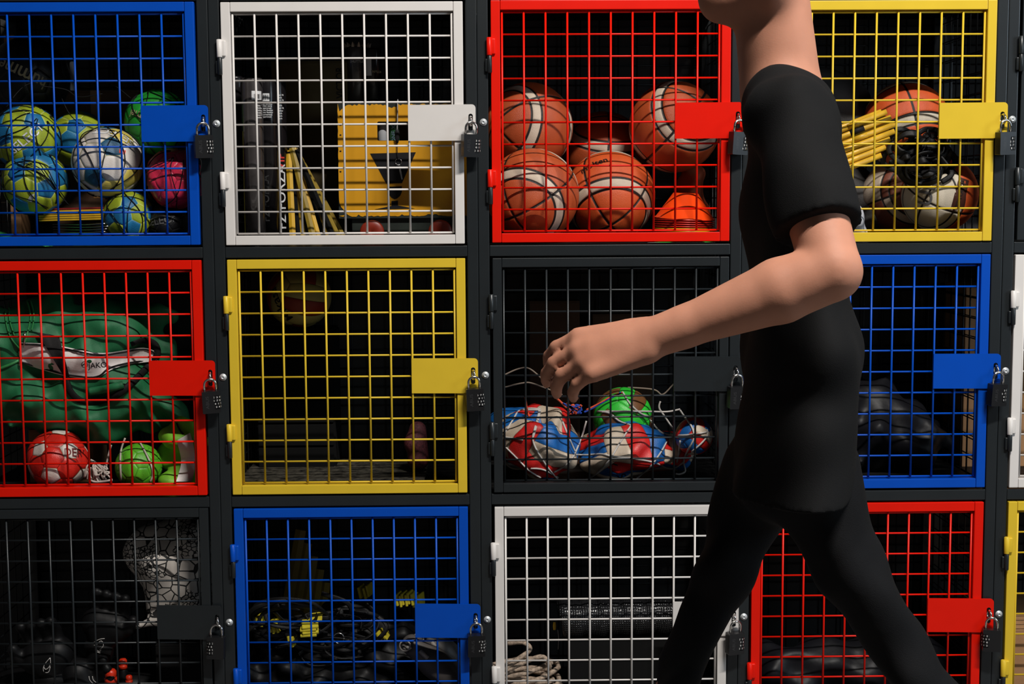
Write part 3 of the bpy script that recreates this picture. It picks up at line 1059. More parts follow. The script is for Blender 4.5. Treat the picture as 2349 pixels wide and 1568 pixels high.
e, b, r, h = shuttle_tube('grey shuttlecock tube with a white barcode label, frontmost of the tubes', 580, 0.075, 180, M_TUBE)
tube_rect(e, 'paper_label', b, r, 0.12, 1.15, zl(228, .05), zl(208, .05), M_LABEL)
barcode(e, b, r, 0.62, zl(226, .05), 0.018, 0.011)
for k in range(7):
    lettering(e, random.choice(['shuttles', 'speed 77', 'feather', 'training']), on_tube(b, r, 0.85, zl(236 + 5.5 * k, .05), 0.0052), M_INKW, 0)
tube_rect(e, 'print_stripe', b, r, -1.02, -0.9, 0.012, zl(300, .05), M_STRIPE)
e, b, r, h = shuttle_tube('dark grey shuttlecock tube with a barcode, between two others', 613, 0.118, 184, M_TUBEB, 0.0255)
tube_rect(e, 'paper_label', b, r, -0.7, 0.42, zl(231, .08), zl(213, .08), M_LABEL)
barcode(e, b, r, -0.15, zl(228, .08), 0.026, 0.012)
for k in range(7):
    lettering(e, random.choice(['tournament', 'approved', 'goose feather', 'nylon core']), on_tube(b, r, 0.15, zl(237 + 5 * k, .08), 0.0055), M_INKW, 0)
lettering(e, 'FZ FORZA', on_tube(b, r, -0.1, zl(455, .08), 0.024, True), mat('print_faint', (0.02, 0.02, 0.02)))
e, b, r, h = shuttle_tube('black shuttlecock tube with large white and red lettering', 634, 0.172, 186, M_TUBEB, 0.0255)
lettering(e, 'FZ FORZA', on_tube(b, r, 0.52, zl(452, .15), 0.034, True), M_INKW)
lettering(e, 'VIP', on_tube(b, r, 0.52, zl(370, .15), 0.030, True), M_RED)
for k in range(10):
    lettering(e, random.choice(['feather', 'speed 78', 'cork']), on_tube(b, r, 0.55, zl(218 + 6.0 * k, .15), 0.0055), M_INKW, 0)

# flat yellow and black poles leaning in a fan beside the tubes
grp = 'striped poles leaning beside the shuttlecock tubes'
for k in range(11):
    t = k / 10
    yy = 0.165 + 0.012 * (k % 4)
    top = at(662 + 20 * t, 352 - 14 * sin(pi * t), yy)
    bot = at(672 + 122 * t, 545, yy - 0.03)
    bot.z = F0 + 0.004
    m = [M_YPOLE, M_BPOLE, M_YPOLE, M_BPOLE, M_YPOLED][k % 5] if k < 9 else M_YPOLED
    e = empty('boundary_pole', (bot.x, bot.y, F0))
    tag(e, ('yellow' if m is not M_BPOLE else 'black') + ' flat pole leaning in the fan beside the shuttlecock tubes', 'pole', grp)
    v, f = tube([top, bot], 0.0075, 4, flat=0.3)
    wobj('pole_strip', v, f, m, e, smooth=False)

# yellow metal box with a chipped edge, window, black glass emblem
YB = 0.135
bx0, bx1 = at(776, 400, YB).x, at(1075, 400, YB).x
bz0, bz1 = at(900, 500, YB).z, at(900, 237, YB).z
e = empty('metal_box', ((bx0 + bx1) / 2, YB + 0.09, F0))
tag(e, 'worn yellow metal box with a black goblet emblem and a small window', 'box')
M_BOX = mat('box_yellow', (0.64, 0.30, 0.006), rough=0.45, var=0.05, vs_=12)
M_CHIP = mat('box_green_black', (0.012, 0.018, 0.014), rough=0.5, var=0.3)
def prect(x0, x1, z0, z1):
    return [(x0, z0), (x1, z0), (x1, z1), (x0, z1)]
wx0, wx1 = at(866, 300, YB).x, at(966, 300, YB).x
wz0, wz1 = at(900, 322, YB).z, at(900, 279, YB).z
rg = random.Random(4)
# ragged paint edge: the yellow skin stops short of the dark sheet under it
edge = []
for i in range(60):
    t = i / 60
    edge.append((bx0 + (bx1 - bx0) * t, bz0 + rg.choice((0.004, 0.006, 0.005, 0.009))))
for i in range(30):
    t = i / 30
    edge.append((bx1, bz0 + (bz1 - bz0) * t))
for i in range(60):
    t = 1 - i / 60
    chip = 0.018 * math.exp(-((t - 0.0) / 0.055) ** 2) + (0.006 if 0.38 < t < 0.46 or 0.60 < t < 0.63 else 0)
    edge.append((bx0 + (bx1 - bx0) * t, bz1 - 0.001 - chip - rg.choice((0, 0.001, 0.002, 0.004))))
for i in range(30):
    t = 1 - i / 30
    edge.append((bx0 + 0.0005 + rg.choice((0, 0, 0.001)) + (0.024 * math.exp(-((t - 0.0) / 0.08) ** 2)), bz0 + (bz1 - bz0) * t))
shell = bm_mesh('sheet_metal', plate(prect(bx0, bx1, bz0, bz1), [prect(wx0, wx1, wz0, wz1)], YB + 0.0012, YB + 0.003))
def rel(me, par):
    me.transform(Matrix.Translation(-Vector(par.location)))
    return me
obj('sheet_metal', rel(shell, e), M_CHIP, e)
skin = bm_mesh('paint_coat', plate(edge, [round_poly(prect(wx0 - 0.0005, wx1 + 0.0005, wz0 - 0.0005, wz1 + 0.0005), 0.004)], YB, YB + 0.0012))
obj('paint_coat', rel(skin, e), M_BOX, e)
for nm, q in (('side_sheet', (bx0, bx0 + 0.002, YB + 0.003, YB + 0.18, bz0, bz1)), ('side_sheet', (bx1 - 0.002, bx1, YB + 0.003, YB + 0.18, bz0, bz1)),
              ('lid', (bx0, bx1, YB + 0.003, YB + 0.18, bz1 - 0.002, bz1)), ('back_sheet', (bx0, bx1, YB + 0.178, YB + 0.18, bz0, bz1)),
              ('bottom_tray', (bx0 + 0.03, bx1, YB + 0.012, YB + 0.17, F0 + 0.03, bz0)),):
    bmx = bbox_bm(*q, 0.0006)
    me = rel(bm_mesh(nm, bmx), e)
    obj(nm, me, M_CHIP if nm in ('bottom_tray', 'lid') else M_BOX, e)
def emblem(pts, nm='emblem'):
    P = [(at(x, y, YB - 0.0005).x, at(x, y, YB - 0.0005).z) for x, y in pts][::-1]
    obj(nm, rel(bm_mesh(nm, plate(P, [], YB - 0.0007, YB - 0.0001)), e), M_INK, e)
emblem([(849, 352), (954, 349), (922, 420), (886, 421)])
emblem([(891, 428), (922, 427), (922, 440), (918, 449), (911, 455), (905, 457), (898, 453), (892, 446)])
emblem([(898, 461), (913, 460), (913, 471), (951, 478), (860, 480), (898, 472)])
for yy_ in (265, 285, 308, 345, 392):
    emblem([(779, yy_), (783, yy_), (783, yy_ + 3), (779, yy_ + 3)], 'paint_chip')
for nm, px, rr, m in (('wheel', 853, 0.029, mat('wheel_red', (0.22, 0.02, 0.008), rough=0.4)), ('wheel', 1010, 0.029, mat('wheel_red', (0.22, 0.02, 0.008)))):
    v, f = lathe([(0, -0.008), (rr * 0.3, -0.012), (rr * 0.9, -0.012), (rr, -0.009), (rr, 0.009), (rr * 0.9, 0.012), (0, 0.012)], 30)
    c = at(px, 530, YB - 0.01)
    me = mesh(nm, [(x + c.x - e.location.x, z + YB + 0.0 - e.location.y, y + F0 + rr - e.location.z) for x, y, z in v], f, True)
    obj(nm, me, m, e)
# batteries seen through the window
for k, (px, m, lab) in enumerate(((878, mat('battery_grey', (0.35, 0.36, 0.38), rough=0.35), 'pale grey battery behind the window of the yellow box'),
                                  (905, mat('battery_green', (0.02, 0.12, 0.03), rough=0.35), 'green battery with lettering behind the window of the yellow box'),
                                  (951, mat('battery_cream', (0.45, 0.42, 0.36), rough=0.35), 'cream battery half behind the lock plate'))):
    c = at(px, 300, YB + 0.03)
    b_ = empty('battery', (c.x, YB + 0.03, wz0 - 0.01))
    tag(b_, lab, 'battery', 'batteries in the yellow box')
    v, f = lathe([(0, 0), (0.0115, 0), (0.012, 0.001), (0.012, 0.05), (0.0115, 0.051), (0.004, 0.051), (0.004, 0.053), (0, 0.053)], 24)
    obj('battery_case', mesh('battery_case', v, f, True), m, b_)
    if k == 1:
        lettering(b_, 'ONE X', on_tube(b_.location, 0.012, -0.1, 0.026, 0.014, True), mat('battery_print', (0.25, 0.35, 0.5)))
bs_ = obj('inner_shelf', rel(bm_mesh('inner_shelf', bbox_bm(wx0 - 0.02, bx1 - 0.01, YB + 0.004, YB + 0.08, wz0 - 0.013, wz0 - 0.0105)), e), M_CHIP, e)
# lanyard with clip, ring and key hanging over the front of the box
e2_ = empty('key_lanyard', (at(912, 400, YB).x, YB - 0.006, at(912, 412, YB).z))
tag(e2_, 'grey strap with black clip, wire ring and small key hanging down the yellow box', 'lanyard')
yk = YB - 0.005
v, f = tube(cat([(at(912, 236, yk).x, YB + 0.05, bz1 + 0.0015), (at(912, 236, yk).x, YB - 0.002, bz1 + 0.003), at(912, 262, yk), at(911, 300, yk)], 5), 0.0062, 8, flat=0.25)
wobj('strap', v, f, mat('strap_grey', (0.33, 0.33, 0.34), rough=0.6, bump=0.3), e2_)
v, f = tube([at(911, 296, yk - .002), at(911, 305, yk - .002), at(911, 318, yk - .002), at(911, 328, yk - .002)], [0.004, 0.0062, 0.0055, 0.0025], 10, flat=0.6)
wobj('clip', v, f, M_INK, e2_)
v, f = tube(cat([at(911, 326, yk), at(911, 345, yk), at(912, 365, yk)], 4), 0.001, 6)
wobj('cord', v, f, M_INK, e2_)
c = at(914, 371, yk)
v, f = tube([c + Vector((0.0075 * cos(a * pi / 10), -0.001 * sin(a), 0.0075 * sin(a * pi / 10))) for a in range(24)], 0.0006, 6)
wobj('key_ring', v, f, M_STEEL, e2_)
K = [(at(x, y, yk).x, at(x, y, yk).z) for x, y in ((914, 379), (919, 379), (920, 390), (924, 411), (921, 412), (916, 391))]
obj('key', rel(bm_mesh('key', plate(K[::-1], [], yk - 0.0006, yk + 0.0006)), e2_), M_STEEL, e2_)
# two tubes standing on the box, cartons at the back
TZ = bz1
e, b, r, h = shuttle_tube('clear shuttlecock tube with a torn foil rim standing on the yellow box', 822, 0.235, 108, M_TUBE, 0.0255, TZ, crown=True)
lettering(e, 'SHUTTLES', on_tube(b, r, 0.1, at(820, 140, .2).z - TZ, 0.008), M_INKW, 0)
e, b, r, h = shuttle_tube('dark shuttlecock tube with a white label standing on the yellow box', 856, 0.215, 112, M_TUBEB, 0.0225, TZ)
tube_rect(e, 'paper_label', b, r, -0.7, 0.0, at(850, 174, .2).z - TZ, at(850, 134, .2).z - TZ, M_LABEL)
lettering(e, 'NYLON', on_tube(b, r, 0.7, at(850, 165, .2).z - TZ, 0.008), M_INKG, 0)
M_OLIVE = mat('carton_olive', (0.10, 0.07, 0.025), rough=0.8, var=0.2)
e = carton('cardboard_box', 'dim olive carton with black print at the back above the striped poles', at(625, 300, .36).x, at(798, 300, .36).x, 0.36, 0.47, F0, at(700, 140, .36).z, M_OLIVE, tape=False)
lettering(e, 'VICTOR', lambda x, y: Vector((at(780, 185, .358).x - y * 0.026, 0.3592, at(700, 190, .358).z + x * 0.022)), M_INK)

# ------------------------------------------------------------------ top red door: basketballs, cones
GB = 'basketballs behind the top red door'
bk = lambda p: B_CR if p // 4 in (1, 3) else B_OR
bk2 = lambda p: B_CR if p // 4 in (1, 3) else B_OR2
ball('basketball', at(1222, 447, 0.128), 0.112, 'basket', bk, aim((-0.45, -0.85, -0.5), 20), 'brown basketball with a cream band, low at the hinge side of the red door', group=GB, key='b1')
eb2 = ball('basketball', at(1399, 450, 0.215), 0.112, 'basket', bk2, aim((-0.05, -0.75, -0.62), 35), 'bright orange basketball with a cream band, low in the middle', group=GB, key='b2')
ball('basketball', at(1213, 291, 0.255), 0.110, 'basket', bk, aim((-0.75, -0.65, 0.05), 40), 'brown basketball resting on top near the hinges of the red door', group=GB, key='b3')
ball('basketball', at(1547, 291, 0.215), 0.112, 'basket', bk, aim((0.45, -0.75, 0.5), 40), 'brown basketball behind the red lock plate', group=GB, key='b4')
ball('basketball', at(1385, 352, 0.385), 0.108, 'basket', bk, (10, 60, 100), 'basketball in deep shade at the back of the red-door pile', group=GB, key='b5')
sph_text(eb2, 'b2', 'molten', 1362, 377, 0.026, 12, B_BR)
def cone_disc(label, k, m, C, z, tilt, rr=0.073, hh=0.024, top=0.026):
    e = empty('marker_cone', (C.x, C.y, z))
    tag(e, label, 'cone', 'disc cones stacked behind the top red door')
    v, f = lathe([(rr, 0), (rr, 0.0018), (rr - 0.004, 0.003), (top + 0.004, hh), (top, hh + 0.001), (top - 0.001, hh - 0.001), (top + 0.002, hh - 0.002), (rr - 0.006, 0.001)], 48, True)
    obj('cone_disc', mesh('cone_disc', v, f, True), m, e)
    e.rotation_euler = tilt
    return e
M_CO = mat('cone_orange', (0.85, 0.06, 0.004), rough=0.35, var=0.05)
M_CR2 = mat('cone_red', (0.55, 0.015, 0.006), rough=0.35)
M_CY = mat('cone_yellow', (0.72, 0.42, 0.01), rough=0.35)
M_CG = mat('cone_green', (0.02, 0.35, 0.03), rough=0.35)
Cc = at(1570, 500, 0.105)
seq = [M_CG] * 2 + [M_CY] * 5 + [M_CR2] * 4
nm = {id(M_CG): 'green', id(M_CY): 'yellow', id(M_CR2): 'red'}
for k, m in enumerate(seq):
    cone_disc(nm[id(m)] + ' disc cone in the stack under the red lock plate', k, m, Cc, F0 + 0.001 + 0.0052 * k, (0, rad(2.0 * k / 11), 0))
cone_disc('orange disc cone on top of the stack under the red lock plate', 0, M_CO, Cc, F0 + 0.058, (rad(3), rad(2.5), 0), 0.073, 0.060, 0.026)
e = empty('white_sheet', (at(1565, 556, .06).x, 0.07, F0))  # thin white sheet modelled in place of a shiny reflection below the door
tag(e, 'white sheet standing in for a bright reflection under the red door below the disc cones', 'paper')
xa, xb = at(1490, 556, .03).x, at(1640, 556, .03).x
P = [(xa + (xb - xa) * i / 6, 0.012 + 0.02 * j, F0 + 0.0008 + (0.0016 * (1 - j / 3) if j < 3 else 0)) for j in range(5) for i in range(7)]
cloth('sheet', e, P, 7, 5, M_PAPER, 0.0006)
e = empty('cloth_bundle', (at(1590, 430, 0.25).x, 0.25, F0))
tag(e, 'dark orange knotted cloth bundle behind the disc cones', 'cloth')
bq = Blob(0.005)
bq.warp = wave(0.006, (60, 20, 40, 0), (-30, 50, 70, 1))
c0 = at(1585, 470, .26)
bq.cap((c0.x, .27, F0 + 0.045), at(1585, 435, .26), 0.045, 0.03, 0.02).cap(at(1585, 435, .26), at(1592, 405, .25), 0.018, 0.024, 0.01).ball(at(1598, 395, .25), 0.016, 0.01)
wblob('cloth', bq, mat('cloth_orange', (0.30, 0.06, 0.02), rough=0.7, var=0.2), e)

# ------------------------------------------------------------------ top yellow door: basketballs, poles held by straps, bags
GY = 'balls behind the top yellow door'
wo = lambda p: B_WH if p // 4 in (1, 3) else B_OR2
ow = lambda p: [B_WH, B_OR2, B_OR2, B_WH][p % 4] if p // 4 not in (1, 3) else [B_OR2, B_WH, B_OR2, B_BR][p % 4]
ball('basketball', at(2078, 288, 0.24), 0.108, 'basket', wo, aim((0.1, -0.7, -0.75), 15), 'red and white basketball on top of the pile behind the yellow door', group=GY, key='y1')
ey2 = ball('basketball', at(2155, 446, 0.15), 0.092, 'basket', lambda p: B_WH if p // 4 in (1, 0) else B_OR2, aim((-0.62, -0.75, -0.15), 60), 'white and orange basketball with a grey stamp and brown badge', group=GY, key='y2')
ball('basketball', at(2062, 452, 0.27), 0.094, 'basket', lambda p: B_BR if p % 3 else B_CR, aim((0.3, -0.7, 0.2), 10), 'brown basketball in shade behind the white and orange one', group=GY, key='y3')
sph_text(ey2, 'y2', 'UB', 2126, 440, 0.055, 75, M_INKGREY)
patch(ey2, 'badge', BALLS['y2'][0], [(2200, 405), (2223, 414), (2208, 490), (2180, 482)], mat('badge_brown', (0.05, 0.015, 0.01), rough=0.5), 0.0008)
sph_text(ey2, 'y2', 'SOFTTOUCH', 2203, 450, 0.014, 75, B_OR2)
GP = 'yellow poles tied together behind the top yellow door'
for k in range(14):
    t = (k % 7) / 6
    row = k // 7
    a = at(1800 - 20 * row, 350 + 92 * t, 0.10 + 0.013 * row + 0.004 * (k % 3))
    b = at(2058 - 6 * abs(t - 0.4) * 10 - 12 * row, 256 + 100 * t ** 1.15, 0.055 + 0.012 * row)
    e = empty('slalom_pole', (a.x, a.y, min(a.z, b.z)))
    tag(e, 'thin yellow pole in the bundle tied with black straps', 'pole', GP)
    v, f = tube([a, b], 0.0066, 10)
    wobj('pole_rod', v, f, M_YPOLE, e)
    if k < 3:
        v, f = tube([a + (b - a) * 0.62, a + (b - a) * 0.75], 0.0069, 10)
        wobj('print', v, f, M_INK if k == 1 else M_YPOLE, e)
M_STRAP = mat('strap_black', (0.006, 0.006, 0.0065), spec=0.3, rough=0.5, var=0.2, bump=0.4, bs=700)
def straps(name, label, P0, n, R, Y, seed, width=0.008, m=None, group=None, floor=None, rect=None):
    """a tangle of flat webbing loops"""
    rg = random.Random(seed)
    v, f = [], []
    for k in range(n):
        c = at(P0[0] + rg.uniform(-R[0], R[0]) * 0.7, P0[1] + rg.uniform(-R[1], R[1]) * 0.7, Y + rg.uniform(-0.02, 0.03))
        q = []
        a0, dr = rg.uniform(0, 6), rg.choice((-1, 1))
        ra = rg.uniform(0.25, 0.7)
        for i in range(6):
            a = a0 + dr * i * 0.9
            q.append(c + Vector((cos(a) * R[0] * ra * 0.001, rg.uniform(-0.018, 0.018), sin(a) * R[1] * ra * 0.001)))
        tube(cat(q, 5), rg.uniform(0.7, 1.1) * width, 6, v, f, flat=0.18)
    lo = min(p.z for p in v)
    c = at(P0[0], P0[1], Y)
    e = empty(name, (c.x, c.y, lo))
    tag(e, label, 'straps', group)
    o = wobj('webbing', v, f, m or M_STRAP, e)
    o['kind'] = 'stuff'
    return e
straps('strap_tangle', 'tangle of black webbing straps and buckles round the yellow poles', (2105, 358), 30, (80, 62), 0.05, 5, 0.0085)
M_PLASTIC = mat('plastic_bag', (0.55, 0.56, 0.60), rough=0.25, var=0.15, vs_=25)
M_GREYBAG = mat('bag_grey', (0.05, 0.047, 0.046), rough=0.8, var=0.25, vs_=12, bump=0.4, bs=300)
e = empty('plastic_bag', (at(1930, 500, 0.12).x, 0.12, F0))
tag(e, 'crumpled white plastic bag low behind the yellow door', 'bag')
bq = Blob(0.005)
bq.warp = wave(0.007, (45, 30, 60, 0), (-70, 20, 35, 1.3), (25, -60, 80, 2))
bq.cap((at(1930, 500, .13).x, .13, F0 + 0.055), (at(1890, 500, .13).x, .13, F0 + 0.06), 0.055, 0.06, 0.03).cap(at(1925, 455, .14), at(1900, 400, .14), 0.03, 0.028, 0.02).ball(at(1960, 520, .1), 0.022, 0.03)
wblob('crumpled_film', bq, M_PLASTIC, e)
e = empty('grey_sack', (at(1880, 300, 0.3).x, 0.3, F0))
tag(e, 'dark grey cloth sack at the back behind the yellow poles', 'bag')
bq = Blob(0.008)
bq.warp = wave(0.008, (25, 30, 40, 0), (-40, 20, 25, 1.3))
c = at(1885, 265, 0.33)
bq.ball(c, 0.12, 0.03).cap((c.x, 0.36, F0 + 0.10), (c.x + 0.06, 0.36, F0 + 0.10), 0.10, 0.10, 0.05).ball((c.x + 0.12, 0.28, F0 + 0.06), 0.055, 0.04)
wblob('sack_cloth', bq, M_GREYBAG, e)

# ------------------------------------------------------------------ middle red door: green sports bag, balls
F1 = zfloor(1)
M_GREEN = mat('bag_green', (0.006, 0.125, 0.042), rough=0.62, var=0.12, vs_=10, bump=0.25, bs=600)
M_BAND = mat('band_white', (0.78, 0.72, 0.69), rough=0.6, var=0.06, bump=0.2, bs=500)
M_BLKWEB = mat('web_black', (0.010, 0.009, 0.009), rough=0.6, bump=0.3, bs=600)
eg = empty('sports_bag', (at(190, 850, 0.2).x, 0.2, F1))
tag(eg, 'large crumpled green sports bag with a white band and black straps', 'bag')
bq = Blob(0.0055)
bq.warp = wave(0.0085, (18, 12, 46, 0.3), (-34, 20, 30, 1.9), (62, -10, 32, 4.0, 0.7), (12, 25, -80, 2.2, 0.5), (95, 15, 70, 0.8, 0.25), (-80, 10, 105, 3.1, 0.25))
Yb = 0.15
def bp(px, py, Y=Yb):
    return at(px, py, Y)
bq.cap(bp(40, 790), bp(250, 780), 0.098, 0.090, 0.04, (1, 0.95, 1)).cap(bp(35, 900), bp(300, 905), 0.088, 0.080, 0.04)
bq.cap(bp(60, 730, .16), bp(150, 735, .15), 0.045, 0.050, 0.03).cap(bp(150, 728, .15), bp(290, 740, .16), 0.048, 0.040, 0.03)
bq.cap(bp(270, 760, .15), bp(365, 722, .16), 0.050, 0.030, 0.03).cap(bp(300, 800, .16), bp(370, 805, .17), 0.055, 0.035, 0.03)
bq.cap(bp(120, 950), bp(380, 945), 0.052, 0.042, 0.03).cap(bp(380, 945), bp(428, 965), 0.038, 0.014, 0.03).cap(bp(130, 985), bp(270, 990), 0.030, 0.028, 0.03)
bq.cap(bp(30, 830), bp(40, 850), 0.085, 0.085, 0.04)
_, vq = wblob('bag_cloth', bq, M_GREEN, eg, 1)
BT = bvh_of(vq)
def strip(parent, name, top, bot, m, trees, off=0.004, k=5, Y=0.2, nv=5):
    """a band laid over a surface between two pixel polylines"""
    A = cat([Vector((*p, 0)) for p in top], k)
    B = cat([Vector((*p, 0)) for p in bot], k)
    n = len(A)
    g = []
    for j in range(nv):
        t = j / (nv - 1)
        g += [(a.x * (1 - t) + b.x * t, a.y * (1 - t) + b.y * t) for a, b in zip(A, B)]
    V = drape(g, trees, Y, off)
    for _ in range(4):       # webbing bridges the small folds under it
        U = [p.copy() for p in V]
        for j in range(nv):
            for i in range(1, n - 1):
                q = j * n + i
                V[q] = (U[q - 1] + U[q] * 2 + U[q + 1]) / 4
    o_ = Vector(CAM)
    V = [p + (o_ - p).normalized() * 0.004 for p in V]
    f = [(j * n + i, (j + 1) * n + i, (j + 1) * n + i + 1, j * n + i + 1) for j in range(nv - 1) for i in range(n - 1)]
    return wobj(name, V, f, m, parent)
def cord(parent, name, P, r, m, trees, off=0.004, Y=0.2, k=6, n=6, flat=1.0):
    D = drape([(p.x, p.y) for p in cat([Vector((*p, 0)) for p in P], k)], trees, Y, off)
    D = [D[0]] + [(D[i - 1] + D[i] * 2 + D[i + 1]) / 4 for i in range(1, len(D) - 1)] + [D[-1]]
    v, f = tube(D, r, n, flat=flat)
    return wobj(name, v, f, m, parent)
wband = strip(eg, 'white_band', [(48, 785), (110, 788), (160, 797), (225, 810), (280, 804), (330, 796), (362, 808)], [(48, 832), (110, 852), (160, 864), (222, 868), (252, 848), (300, 834), (362, 828)], M_BAND, [BT], 0.003)
for nm_, P in (('piping', [(48, 789), (110, 792), (160, 802), (225, 814), (280, 808), (330, 800), (360, 812)]), ('piping', [(48, 830), (110, 848), (160, 860), (222, 864), (250, 844), (300, 831), (360, 825)])):
    cord(eg, nm_, P, 0.0022, M_BLKWEB, [BT], 0.009)
strip(eg, 'carry_strap', [(85, 762), (112, 766), (136, 772)], [(142, 856), (150, 862), (160, 866)], M_BLKWEB, [BT], 0.010)
cord(eg, 'carry_handle', [(150, 862), (160, 895), (185, 918), (225, 920), (265, 908), (300, 880), (335, 845), (360, 815), (355, 790), (330, 780), (300, 790)], 0.0085, M_BLKWEB, [BT], 0.009, k=8, flat=0.4, n=8)
cord(eg, 'handle_wrap', [(205, 897), (235, 893), (250, 890), (282, 882)], 0.0095, M_GREEN, [BT], 0.016, n=10)
for P in ([(12, 700), (14, 740), (25, 775), (45, 800)], [(62, 690), (70, 725), (64, 760), (58, 785)], [(0, 845), (25, 835), (45, 825)], [(70, 690), (78, 725), (72, 760)], [(20, 695), (22, 735), (33, 770)]):
    cord(eg, 'zip_tape', P, 0.0035, mat('zip_green', (0.03, 0.22, 0.06), rough=0.5), [BT], 0.003, flat=0.5)
for P in ([(57, 760), (57, 778), (54, 795)], [(46, 805), (47, 820), (46, 838)]):
    cord(eg, 'zip_pull', P, 0.0042, M_CHROME, [BT], 0.008, flat=0.4)
def flat_text(parent, s, px, py, size_px, ang, m, trees, off=0.005, bold=1.0):
    ca, sa = cos(rad(ang)), sin(rad(ang))
    v, f = text_geo(s, 1)
    P = [(px + (x * ca * bold - y * sa * -1 * 0 + y * sa) * size_px, py - (y * ca - x * sa) * size_px) for x, y in v]
    V = drape(P, trees, 0.3, off)
    yf = min(p.y for p in V)
    V = [at(p[0], p[1], yf) for p in P]
    return wobj('lettering', V, f, m, parent, smooth=False)
flat_text(eg, 'JAKO', 224, 838, 18, -4, M_INK, [BT], 0.016, 1.0)
cord(eg, 'logo_ring', [(194 + 7 * cos(a), 836 + 7 * sin(a)) for a in [k * pi / 6 for k in range(13)]], 0.0008, M_INK, [BT], 0.013, k=2)
cord(eg, 'logo_mark', [(189, 838), (194, 834), (199, 835)], 0.0012, M_INK, [BT], 0.013, k=3)
# red and white ball with laces, green ball, lime bag with white webbing
rw = lambda p: V_RED if p >= 18 or p in (1, 4) else S_WHI
R_RED = seam_mat('ball_red', (0.60, 0.02, 0.012), seam=(0.25, 0.01, 0.006), width=0.014, rough=0.35)
er = ball('old_football', (at(132, 1045, 0.10).x, 0.10, F1 + 0.073), 0.074, 'soccer', lambda p: S_WHI if p < 12 or p in (15, 19) else R_RED, (31, 8, 40), 'worn red and white football below the green bag', key='r1', dent=crumple(8, 0.04))
sph_text(er, 'r1', 'DERBY', 182, 1040, 0.030, 12, mat('print_maroon', (0.12, 0.008, 0.006)))
ed = empty('shoe_lace', (at(220, 1095, 0.06).x, 0.06, F1))
tag(ed, 'knotted off-white laces on the floor beside the red and white football', 'laces')
v, f = [], []
rg = random.Random(12)
for k in range(9):
    c = at(222 + rg.uniform(-14, 14), 1082 + rg.uniform(-14, 14), 0.05)
    q = [c + Vector((rg.uniform(-.02, .02), rg.uniform(-.012, .012), rg.uniform(-.02, .02))) for _ in range(5)]
    tube(cat(q, 5), 0.0022, 6, v, f)
tube(cat([at(205, 1085, .05), at(212, 1103, .045), at(235, 1104, .04), at(258, 1100, .04)], 5), 0.003, 6, v, f)
wobj('lace_knot', [Vector((p.x, p.y, max(p.z, F1 + 0.003))) for p in v], f, mat('lace_white', (0.5, 0.43, 0.38), rough=0.8), ed)['kind'] = 'stuff'
G2 = seam_mat('ball_lightgreen', (0.10, 0.42, 0.02), seam=(0.05, 0.24, 0.012), width=0.014, rough=0.42)
ball('green_ball', (at(318, 1060, 0.10).x, 0.10, F1 + 0.056), 0.059, 'soccer', pick(G2), (20, 10, 60), 'light green ball wrapped in a white cord', key='r2', squash=(0.95, 1, 0.95))
T2 = BALLS['r2'][0]
ec = empty('white_cord', (at(318, 1100, 0.05).x, 0.045, F1))
tag(ec, 'white cord looped down over the light green ball', 'cord')
for P in ([(287, 1004), (278, 1030), (276, 1060), (278, 1104)], [(320, 1012), (335, 1040), (348, 1070), (350, 1090), (345, 1104)], [(255, 1020), (247, 1050), (243, 1075)]):
    cord(ec, 'cord_strand', P, 0.0024, mat('lace_white', (0.5, 0.43, 0.38)), [T2], 0.004, Y=0.09)
M_LIME = mat('bag_lime', (0.16, 0.42, 0.02), rough=0.55, var=0.15, vs_=18, bump=0.2, bs=400)
el = empty('lime_bag', (at(400, 1050, 0.12).x, 0.12, F1))
tag(el, 'crumpled lime green pouch with white webbing beside the red lock plate', 'bag')
bq = Blob(0.0045)
bq.warp = wave(0.006, (60, 30, 50, 0), (-40, 60, 75, 1.3))
bq.cap(bp(385, 1000, .10), bp(418, 1010, .10), 0.026, 0.024, 0.02).cap(bp(425, 985, .12), bp(445, 1010, .12), 0.030, 0.036, 0.02).cap(bp(400, 1050, .14), bp(430, 1080, .13), 0.036, 0.040, 0.02)
bq.cap((at(390, 1095, .09).x, .09, F1 + 0.018), (at(425, 1095, .09).x, .10, F1 + 0.02), 0.018, 0.02, 0.02)
_, vq = wblob('pouch_cloth', bq, M_LIME, el, 1)
T3 = bvh_of(vq)
strip(el, 'white_webbing', [(405, 1010), (412, 1035), (416, 1060), (410, 1085), (404, 1104)], [(436, 992), (444, 1020), (447, 1050), (446, 1080), (440, 1104)], M_BAND, [T3], 0.007, Y=0.075)
cord(el, 'zip_tape', [(405, 970), (412, 985), (420, 995)], 0.002, M_BLKWEB, [T3], 0.003)
e = carton('cardboard_box', 'brown cardboard box squashed under the green bag', at(68, 1000, 0.2).x, at(215, 1000, 0.2).x, 0.19, 0.32, F1, at(150, 985, 0.19).z, tape=False)

